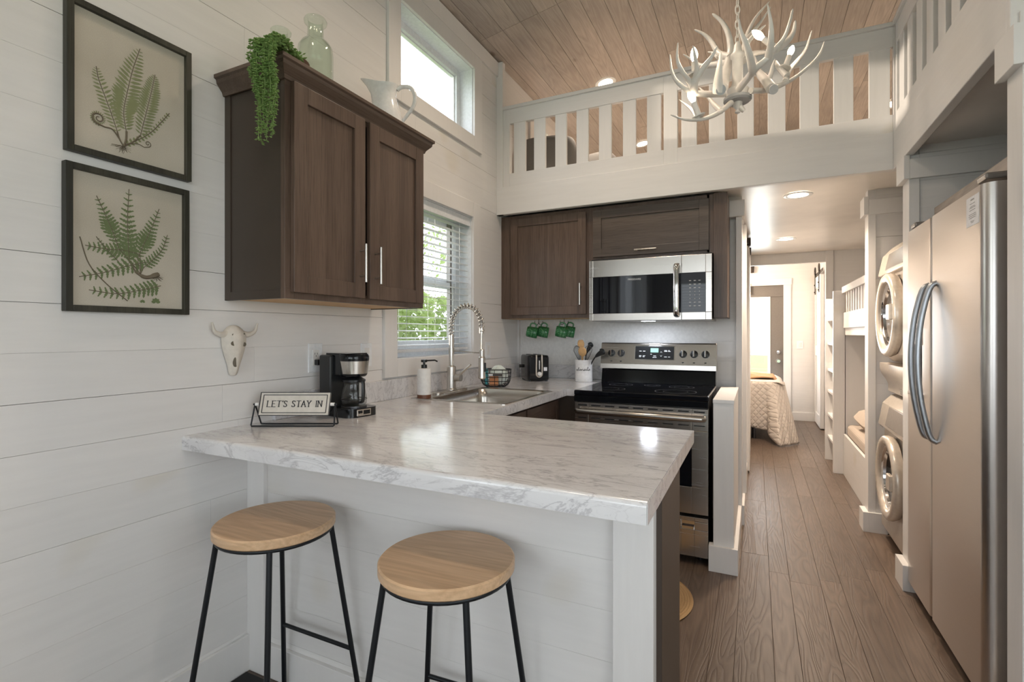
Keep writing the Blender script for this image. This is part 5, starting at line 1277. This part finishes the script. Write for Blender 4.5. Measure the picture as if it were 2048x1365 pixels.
# ------------------------------------------------------------------ antler chandelier
ANTLER = [
 ( [(-0.097, -0.1, -0.042), (-0.188, -0.16, -0.072), (-0.254, -0.2, -0.083), (-0.305, -0.22, -0.064), (-0.329, -0.22, -0.024), (-0.331, -0.2, 0.051)] , 0.0113 , 0.0026 ),
 ( [(-0.247, -0.2, -0.081), (-0.278, -0.24, -0.064), (-0.313, -0.27, -0.043), (-0.331, -0.28, -0.009), (-0.322, -0.26, 0.058)] , 0.0098 , 0.0026 ),
 ( [(-0.247, -0.2, -0.081), (-0.258, -0.24, -0.067), (-0.244, -0.28, -0.042), (-0.226, -0.31, -0.019), (-0.215, -0.33, 0.006)] , 0.0144 , 0.0026 ),
 ( [(-0.257, -0.24, -0.067), (-0.265, -0.28, -0.042), (-0.281, -0.31, -0.019), (-0.295, -0.33, 0.008)] , 0.0091 , 0.0023 ),
 ( [(-0.053, -0.13, -0.039), (-0.05, -0.2, -0.03), (-0.05, -0.25, -0.026), (-0.026, -0.28, -0.009), (0.0, -0.28, 0.023), (0.033, -0.28, 0.062), (0.058, -0.27, 0.121), (0.08, -0.25, 0.181)] , 0.0113 , 0.0038 ),
 ( [(-0.054, -0.24, -0.029), (-0.092, -0.3, -0.014), (-0.121, -0.33, 0.017), (-0.141, -0.34, 0.049), (-0.149, -0.34, 0.093)] , 0.0121 , 0.0026 ),
 ( [(-0.019, -0.28, -0.003), (-0.037, -0.33, 0.02), (-0.052, -0.36, 0.059), (-0.068, -0.37, 0.119)] , 0.0113 , 0.0026 ),
 ( [(0.005, -0.28, 0.023), (0.075, -0.22, 0.084), (0.11, -0.2, 0.13), (0.117, -0.2, 0.172)] , 0.0113 , 0.0045 ),
 ( [(0.028, -0.05, -0.007), (0.119, 0.0, 0.021), (0.211, 0.05, 0.07), (0.286, 0.08, 0.12), (0.355, 0.09, 0.181), (0.386, 0.09, 0.224), (0.394, 0.08, 0.26)] , 0.0098 , 0.0026 ),
 ( [(0.218, 0.05, 0.078), (0.255, 0.1, 0.143), (0.31, 0.13, 0.206), (0.352, 0.14, 0.26), (0.372, 0.13, 0.335)] , 0.0113 , 0.003 ),
 ( [(0.228, 0.06, 0.106), (0.214, 0.1, 0.166), (0.214, 0.12, 0.201)] , 0.0113 , 0.0053 ),
 ( [(0.093, -0.08, -0.013), (0.102, -0.02, 0.047), (0.115, 0.06, 0.118), (0.138, 0.14, 0.196), (0.15, 0.2, 0.278)] , 0.0166 , 0.0091 ),
 ( [(0.099, -0.04, 0.029), (0.117, -0.03, 0.068), (0.123, -0.03, 0.097), (0.133, -0.03, 0.127)] , 0.0098 , 0.0023 ),
 ( [(-0.039, -0.03, -0.044), (-0.107, -0.1, -0.108), (-0.174, -0.16, -0.156), (-0.23, -0.2, -0.183), (-0.292, -0.24, -0.199), (-0.351, -0.27, -0.195)] , 0.0091 , 0.0023 ),
 ( [(-0.234, -0.2, -0.176), (-0.24, -0.16, -0.128), (-0.272, -0.12, -0.073)] , 0.0076 , 0.0019 ),
 ( [(-0.107, -0.1, -0.108), (-0.104, -0.02, -0.043), (-0.103, 0.05, 0.024), (-0.114, 0.1, 0.079)] , 0.0098 , 0.0026 ),
 ( [(-0.156, -0.2, -0.081), (-0.167, -0.22, -0.057), (-0.17, -0.24, -0.014), (-0.169, -0.25, 0.034)] , 0.0181 , 0.003 ),
 ( [(-0.095, -0.08, -0.013), (-0.042, 0.02, 0.086), (-0.001, 0.08, 0.175), (0.017, 0.1, 0.238), (0.014, 0.12, 0.317), (-0.004, 0.14, 0.378), (-0.036, 0.16, 0.425)] , 0.0189 , 0.0053 ),
 ( [(0.005, 0.08, 0.195), (-0.008, 0.16, 0.255), (-0.024, 0.2, 0.328), (-0.05, 0.22, 0.373), (-0.084, 0.24, 0.405)] , 0.0128 , 0.0038 ),
 ( [(-0.001, 0.08, 0.172), (-0.02, 0.18, 0.217), (-0.055, 0.24, 0.245), (-0.079, 0.28, 0.292), (-0.114, 0.3, 0.329)] , 0.0128 , 0.0026 ),
 ( [(-0.012, 0.16, 0.239), (-0.016, 0.2, 0.278), (-0.033, 0.22, 0.295)] , 0.0076 , 0.0026 ),
 ( [(0.058, 0.08, 0.179), (0.098, 0.15, 0.282), (0.138, 0.2, 0.373), (0.19, 0.24, 0.461), (0.26, 0.26, 0.544)] , 0.0128 , 0.003 ),
 ( [(0.107, 0.16, 0.308), (0.158, 0.2, 0.373), (0.211, 0.24, 0.44), (0.271, 0.27, 0.525)] , 0.0098 , 0.003 ),
 ( [(0.102, 0.15, 0.282), (0.112, 0.12, 0.297), (0.13, 0.1, 0.313), (0.152, 0.08, 0.328)] , 0.0091 , 0.003 ),
 ( [(0.058, 0.08, 0.195), (0.167, 0.2, 0.278), (0.257, 0.28, 0.329), (0.339, 0.32, 0.362)] , 0.0113 , 0.0053 ),
]
HC = (-.066, 2.19, 2.2); mc = Rz(YAW, HC)
chn = thing('chandelier', 'white antler chandelier with four glowing candle bulbs on a chain', 'chandelier', HC)
for pts, r0, r1 in ANTLER:
    S = spl(pts, 6); n = len(S)
    MB(mc).tube(S, [1.18*r0+(r1-1.18*r0)*(i/(n-1))**1.15 if i < n-1 else r1*.5 for i in range(n)], 10).build('antler', M['antler'], chn, smooth=70)
for p, d, r in (((-.156, -.214, -.083), (-.1, -1, -.45), .017), ((.094, -.092, -.022), (-.1, -.9, -.5), .017)):
    a = Vector(p); b = a+Vector(d).normalized()*.006; MB(mc).cyl(a, b, r).build('cut_end', M['antler_cut'], chn)
MB(mc).lathe([(.001, -.030), (.045, -.028), (.052, -.022), (.052, -.012), (.040, -.006), (.038, .0), (.001, .001)], (0, 0, 0), 40).build('plate', M['antler_cut'], chn, smooth=30)
mb = MB(mc); mb.lathe([(.040, -.005), (.042, .02), (.026, .035), (.020, .05), (.020, .145), (.026, .150), (.026, .162), (.018, .170), (.012, .20), (.006, .212), (.001, .214)], (0, 0, 0), 24); mb.build('stem', M['antler'], chn, smooth=50)
mb = MB(mc); mb.lathe([(.001, -.075), (.010, -.070), (.006, -.058), (.016, -.045), (.018, -.030), (.012, -.028)], (0, 0, 0), 20); mb.tube([(0, 0, -.035), (.018, -.005, -.060), (.024, -.005, -.066)], [.012, .010, .008], 10); mb.build('finial', M['antler'], chn, smooth=50)
ztop = zc(-.066)-2.2; z = .20; k = 0; mb = MB(mc)
while z < ztop-.03:
    loop = [(.0085*math.cos(a)*(1 if k % 2 == 0 else 0), .0085*math.cos(a)*(0 if k % 2 == 0 else 1), z+.019+.019*math.sin(a)) for a in [2*PI*j/16 for j in range(16)]]
    mb.tube(loop, .0026, 6, closed=True); z += .030; k += 1
mb.build('chain', M['antler'], chn, smooth=60)
MB(mc).lathe([(.06, ztop+.01), (.06, ztop-.015), (.02, ztop-.03), (.001, ztop-.03)], (0, 0, 0)).build('canopy', M['antler'], chn, smooth=40)
for a, b, e in (((-.26, -.25, -.045), (-.262, -.25, .008), 5), ((-.229, -.20, -.168), (-.250, -.20, -.110), 5), ((.012, -.27, .033), (-.030, -.25, .083), 5), ((.231, .08, .150), (.258, .09, .215), 6)):
    A_, B_ = Vector(a), Vector(b); d = (B_-A_).normalized()
    cdl = MB(mc).tube([A_-d*.004, A_, A_+d*.001, B_-d*.012], [.022, .024, .0105, .0100], 16).build('candle_cup', M['antler'], chn, smooth=40)
    MB(mc).tube([B_-d*.012, B_-d*.006, B_+d*.004, B_+d*.014, B_+d*.026, B_+d*.036, B_+d*.041], [.006, .008, .0115, .0125, .010, .0055, .001], 16).build('bulb', M['bulb'], chn, smooth=60)
    w_ = mc @ (B_+d*.015)
    light('POINT', 'candle_bulb', tuple(w_+Vector((0, 0, .0))), e*1.2, WARM, radius=.014)

# ------------------------------------------------------------------ bunk bed
bn = thing('bunk_bed', 'white built-in bunk bed with slatted guard rail behind the laundry', 'bunk bed', (1.1, 4.8, 0))
MB().box(.625, .712, 5.33, 5.38, 0, 1.636).build('post', M['white_z'], bn, .002)
MB().box(.700, .735, 4.0, 5.33, 1.303, 1.440).build('guard_board', M['white_y'], bn, .002)
MB().box(.690, .745, 4.0, 5.33, 1.612, 1.668).build('guard_cap', M['white_y'], bn, .002)
for k in range(10):
    y = 5.20-k*.112; MB().box(.708, .726, y-.025, y+.025, 1.44, 1.612).build('baluster', M['white_z'], bn, .001)
MB().box(.712, .745, 4.0, 5.33, 1.24, 1.303).build('bed_rail', M['white_y'], bn, .002)
MB().box(.745, RW, 4.0, 5.38, 1.24, 1.27).build('bunk_deck', M['trim'], bn)
MB().box(.700, .720, 4.0, 5.33, 0.0, .363).build('base_board', M['white_y'], bn, .002)
MB().box(.720, RW, 5.345, 5.38, 0, 1.30).build('end_board', M['trim'], bn)
MB().box(.72, RW, 4.0, 5.33, .30, .33).build('lower_deck', M['trim'], bn)
tag(MB().box(.725, RW-.02, 4.02, 5.32, .335, .45).build('mattress', M['beige_fab'], None, .035, seg=4), 'beige covered mattress on the lower bunk', 'mattress')
tag(MB().box(.76, RW-.02, 4.02, 5.32, 1.272, 1.40).build('mattress', M['beige_fab'], None, .035, seg=4), 'mattress on the upper bunk behind the guard rail', 'mattress')
pillow((1.02, 5.0, .53), (.55, .40, .15), RZ(10) @ RX(12), M['beige_fab'], 'plump beige pillow lying on the lower bunk')
pillow((1.16, 5.20, .72), (.5, .42, .14), RX(74), M['vinyl'], 'white pillow standing against the end of the lower bunk')
# ladder shelf
ld = thing('bunk_ladder', 'white ladder shelf with open rungs beside the bunk post', 'ladder', (.66, 5.62, 0))
MB().box(.700, .725, 5.385, 5.90, 0, 1.60).build('back_board', M['white_z'], ld, .002)
MB().box(.62, .700, 5.88, 5.90, 0, 1.60).build('side_board', M['white_z'], ld, .002)
for z in (1.40, 1.165, .91, .70, .47, .25): MB().box(.640, .700, 5.39, 5.88, z-.022, z).build('rung', M['trim'], ld, .002)

# ------------------------------------------------------------------ bedroom
bd = thing('bed', 'low bed with dark legs seen through the bedroom opening', 'bed', (-.75, 7.3, 0))
MB().box(-1.66, .26, 6.66, 8.05, .40, .655).build('mattress', M['vinyl'], bd, .04, seg=4)
MB().box(-1.66, .27, 6.66, 8.05, .22, .40).build('box_spring', M['grey_fab'], bd, .02)
for x in (-1.5, -.02, .22):
    for y in (6.72, 7.9): MB().cyl((x, y, 0), (x, y, .22), .022).build('leg', M['steel_dk'], bd)
q = thing('quilt', 'cream diamond-quilted bedspread draping to the floor at the corner', 'bedspread', (-.4, 6.6, .66))
def fold(u, v):
    # u along the bed front then around the corner, v down the drop
    if u < .62: T = Vector((-1.5+u/.62*1.62, 6.635, .672)); B_ = Vector((T.x, 6.60, .135+.05*math.sin(u*17)-.03*math.sin(u*7)))
    else:
        s = (u-.62)/.38; a = s*PI/2; c = Vector((.12+.18*math.sin(a), 6.635+.20*(1-math.cos(a)), .672)); T = c
        e = Vector((.14+.30*s, 6.27+.30*s*s, .012)); B0 = Vector((.12, 6.60, .12)); k = min(1, s*3.2); B_ = B0.lerp(e, k) if s < .31 else e
    p = T.lerp(B_, v); p += Vector((0, -.030*math.sin(v*PI)**.6-.012*math.sin(u*60)*v, 0))
    if v < .08: p.z = .680-.6*v
    return tuple(p)
MB().grid(fold, 100, 26).build('front_drop', M['quilt'], q, smooth=180, thick=.010)
MB().grid(lambda u, v: (-1.6+u*1.90, 6.64+v*1.2, .682+.004*math.sin(u*20)*math.sin(v*11)-(.03 if u > .98 else 0)), 30, 20).build('top', M['quilt'], q, smooth=180, thick=.010)
def thr(u, v):
    x = -1.5+u*1.82; z = .715+.022*math.sin(u*26+v*3)*math.sin(v*5+u*7)+.02*math.sin(v*PI)
    if u > .93: z -= (u-.93)/.07*.17; x = .20+(u-.93)/.07*.085
    return (x, 6.98+v*.55+.03*math.sin(u*13), z)
tag(MB().grid(thr, 70, 16).build('throw_blanket', M['throw'], None, smooth=180, thick=.014), 'tan throw blanket rumpled across the bed', 'blanket')
# exterior door in the far wall
de = struct(MB().box(-.40, .361, YE+.02, YE+.022, 1.80, 1.965).build('door_1', M['door_grey'], None), 'grey exterior door with a tall glass pane')
mb = MB()
for a, b, c, d in split(-.40, .361, 0, 1.965, [(-.27, .187, .35, 1.80)]): mb.box(a, b, YE+.03, YE+.075, c, d)
mb.build('slab', M['door_grey'], de, .002)
mb = MB()
for a, b, c, d in split(-.275, .192, .345, 1.805, [(-.245, .157, .375, 1.775)]): mb.box(a, b, YE+.02, YE+.08, c, d)
mb.build('glass_frame', M['vinyl'], de, .003)
MB().box(-.245, .157, YE+.05, YE+.055, .375, 1.775).build('pane', M['pane'], de)
MB().lathe([(.001, -.05), (.022, -.05), (.029, -.035), (.027, -.02), (.013, -.012), (.013, 0), (.032, .002), (.034, .01)], (.296, YE+.02, .851), 24, axis='y').build('door_knob', M['chrome'], de, smooth=50)
MB().lathe([(.001, -.02), (.026, -.018), (.030, 0), (.032, .01)], (.296, YE+.02, .982), 24, axis='y').build('deadbolt', M['chrome'], de, smooth=50)
struct(MB().box(.361, .457, YE-.018, YE, 0, 1.965).build('trim_15', M['trim'], None, .002), 'white casing on the right of the grey door')
struct(MB().box(-.50, .465, YE-.022, YE, 1.965, 2.06).build('trim_16', M['trim'], None, .002), 'white head casing over the grey door')
sw_ = thing('light_switch', 'white switch plate right of the grey bedroom door', 'switch', (.571, YE, 1.05))
MB().box(.53, .61, YE-.006, YE, 1.035, 1.15).build('plate', M['vinyl'], sw_, .002); MB().box(.555, .585, YE-.009, YE-.006, 1.06, 1.125).build('rocker', M['matte_white'], sw_)
# barn door
bdn = thing('barn_door', 'white sliding barn door with dark wheels at the bedroom closet', 'door', (.78, 8.0, 0))
MB().box(.760, .795, 7.62, 8.30, .02, 2.03).build('slab', M['white_z'], bdn, .003)
mb = MB()
for a, b, c, d in split(7.62, 8.30, .02, 2.03, [(7.73, 8.19, .17, .95), (7.73, 8.19, 1.09, 1.88)]): mb.box(.748, .760, a, b, c, d)
mb.build('frame_boards', M['trim'], bdn, .002)
MB().box(.752, .758, 7.40, 8.33, 2.045, 2.085).build('rail', M['bronze'], bdn)
for y in (7.72, 8.2):
    mb = MB(); mb.tube([(.745, y+.05*math.cos(a), 2.125+.05*math.sin(a)) for a in [2*PI*k/24 for k in range(24)]], .008, 8, closed=True)
    for k in range(5): a = 2*PI*k/5; mb.cyl((.745, y, 2.125), (.745, y+.045*math.cos(a), 2.125+.045*math.sin(a)), .004, n=6)
    mb.cyl((.735, y, 2.125), (.755, y, 2.125), .012); mb.build('wheel', M['bronze'], bdn, smooth=50)
    mb = MB(); mb.box(.740, .747, y-.016, y+.016, 1.80, 2.125); mb.build('strap', M['bronze'], bdn)
    mb = MB()
    for z in (1.83, 1.93): mb.cyl((.732, y, z), (.742, y, z), .010)
    mb.build('bolt', M['bronze'], bdn)
scn = thing('wall_sconce', 'small dark metal fixture above the grey bedroom door', 'lamp', (-.06, YE, 2.2))
MB().lathe([(.035, 2.255), (.040, 2.25), (.032, 2.16), (.022, 2.155), (.001, 2.155)], (-.06, YE-.06, 0), 16).build('shade', M['bronze'], scn, smooth=40); MB().box(-.07, -.05, YE-.04, YE-.001, 2.2, 2.23).build('bracket', M['bronze'], scn)
mb = MB()
for k in range(30):
    a = random.uniform(0, 2*PI); mb.tube(spl([(-.17, 8.335, 1.93), (-.17+.05*math.cos(a), 8.31+.03*math.sin(a), 1.95+random.uniform(-.05, .06)), (-.17+.10*math.cos(a), 8.31+.035*math.sin(a), 1.93+random.uniform(-.10, .08))], 3), .008, 5)
tag(mb.build('dried_wreath', M['jute'], None), 'tan dried-grass bundle hanging at the left edge of the bedroom opening', 'wreath')

# ------------------------------------------------------------------ rugs on the floor
rg = thing('jute_rug', 'round woven jute rug on the kitchen floor behind the peninsula', 'rug', (-.56, 2.44, 0))
mb = MB(); mb.lathe([(.302, .0005), (.306, .006), (.300, .010)]+[(.300-.012*k-(.006 if s else 0), .0105 if s else .0085) for k in range(24) for s in (0, 1)], (-.565, 2.44, 0), 60); mb.build('braid', M['jute'], rg)
mt_ = thing('floor_mat', 'black rubber floor mat in the corner under the counter', 'mat', (-1.5, 1.05, 0))
MB().box(-1.69, -1.38, .55, 1.245, .0005, .008).build('mat', M['rubber'], mt_, .002)

# ------------------------------------------------------------------ outdoors
gd = MB().box(-40, 40, -40, 50, -.75, -.65).build('ground', M['grass'], None); struct(gd, 'grass outside the windows')
random.seed(11)
def tree(x, y, h, r, n_, lab, trunk=True):
    t = thing('tree' if trunk else 'bush', lab, 'tree' if trunk else 'bush', (x, y, -.65), 'greenery outside the windows')
    if trunk:
        MB().tube(spl([(x, y, -.65), (x+.1, y+.1, h*.4), (x-.15, y+.2, h*.75), (x+.1, y, h)], 5), taper(16, .16, .04), 8).build('trunk', M['bark'], t, smooth=60)
        mb = MB()
        for k in range(6): a = random.uniform(0, 6.28); z = h*random.uniform(.35, .8); mb.tube(spl([(x, y+.1, z), (x+.8*math.cos(a), y+.8*math.sin(a), z+.6), (x+1.7*math.cos(a), y+1.7*math.sin(a), z+.9)], 4), taper(9, .05, .012), 5)
        mb.build('branches', M['bark'], t)
    mb = MB()
    for k in range(n_):
        a = random.uniform(0, 2*PI); u = random.random()**.5
        if trunk: z = h*random.uniform(.4, 1.15); rr_ = r*u*math.sqrt(max(.05, 1-((z/h-.8)/.5)**2))
        else: z = -.6+(h+.6)*random.random(); rr_ = r*u
        p = Vector((x+rr_*math.cos(a), y+rr_*math.sin(a), z)); s = random.uniform(.05, .11)
        d = Vector((random.uniform(-1, 1), random.uniform(-1, 1), random.uniform(-1, 1))).normalized(); e = d.cross(Vector((.3, .5, .8))).normalized()
        mb.add([tuple(p-d*s), tuple(p+e*s*.5), tuple(p+d*s), tuple(p-e*s*.5)], [(0, 1, 2, 3)])
    f = mb.build('foliage', M['foliage'], t); f['kind'] = 'stuff'
tree(-7.5, 6.5, 4.5, 2.2, 2200, 'leafy tree outside the sink window')
tree(-9.5, 10.5, 5.5, 2.6, 2400, 'tree farther left outside the sink window')
for i, (x, y) in enumerate(((-4.8, 4.2), (-5.0, 5.6), (-5.8, 7.6), (-4.9, 2.6))): tree(x, y, 1.75+.1*i, .95, 4200, ('nearest', 'second', 'third', 'hidden')[i]+' green bush outside the sink window', False)
tree(.6, 17, 6, 2.2, 2000, 'tree with thin trunk seen through the bedroom door')
tree(-1.2, 21, 6.5, 2.4, 2000, 'far tree seen through the bedroom door glass')
tree(-6, -6, 5, 2.4, 1200, 'tree behind the house on the left'); tree(7, -2, 5, 2.4, 1500, 'tree beyond the right window')
light('AREA', 'daylight_bedroom_door', (-.05, YE-.10, 1.1), 18, DAY, (-PI/2, 0, 0), .42, 1.4)
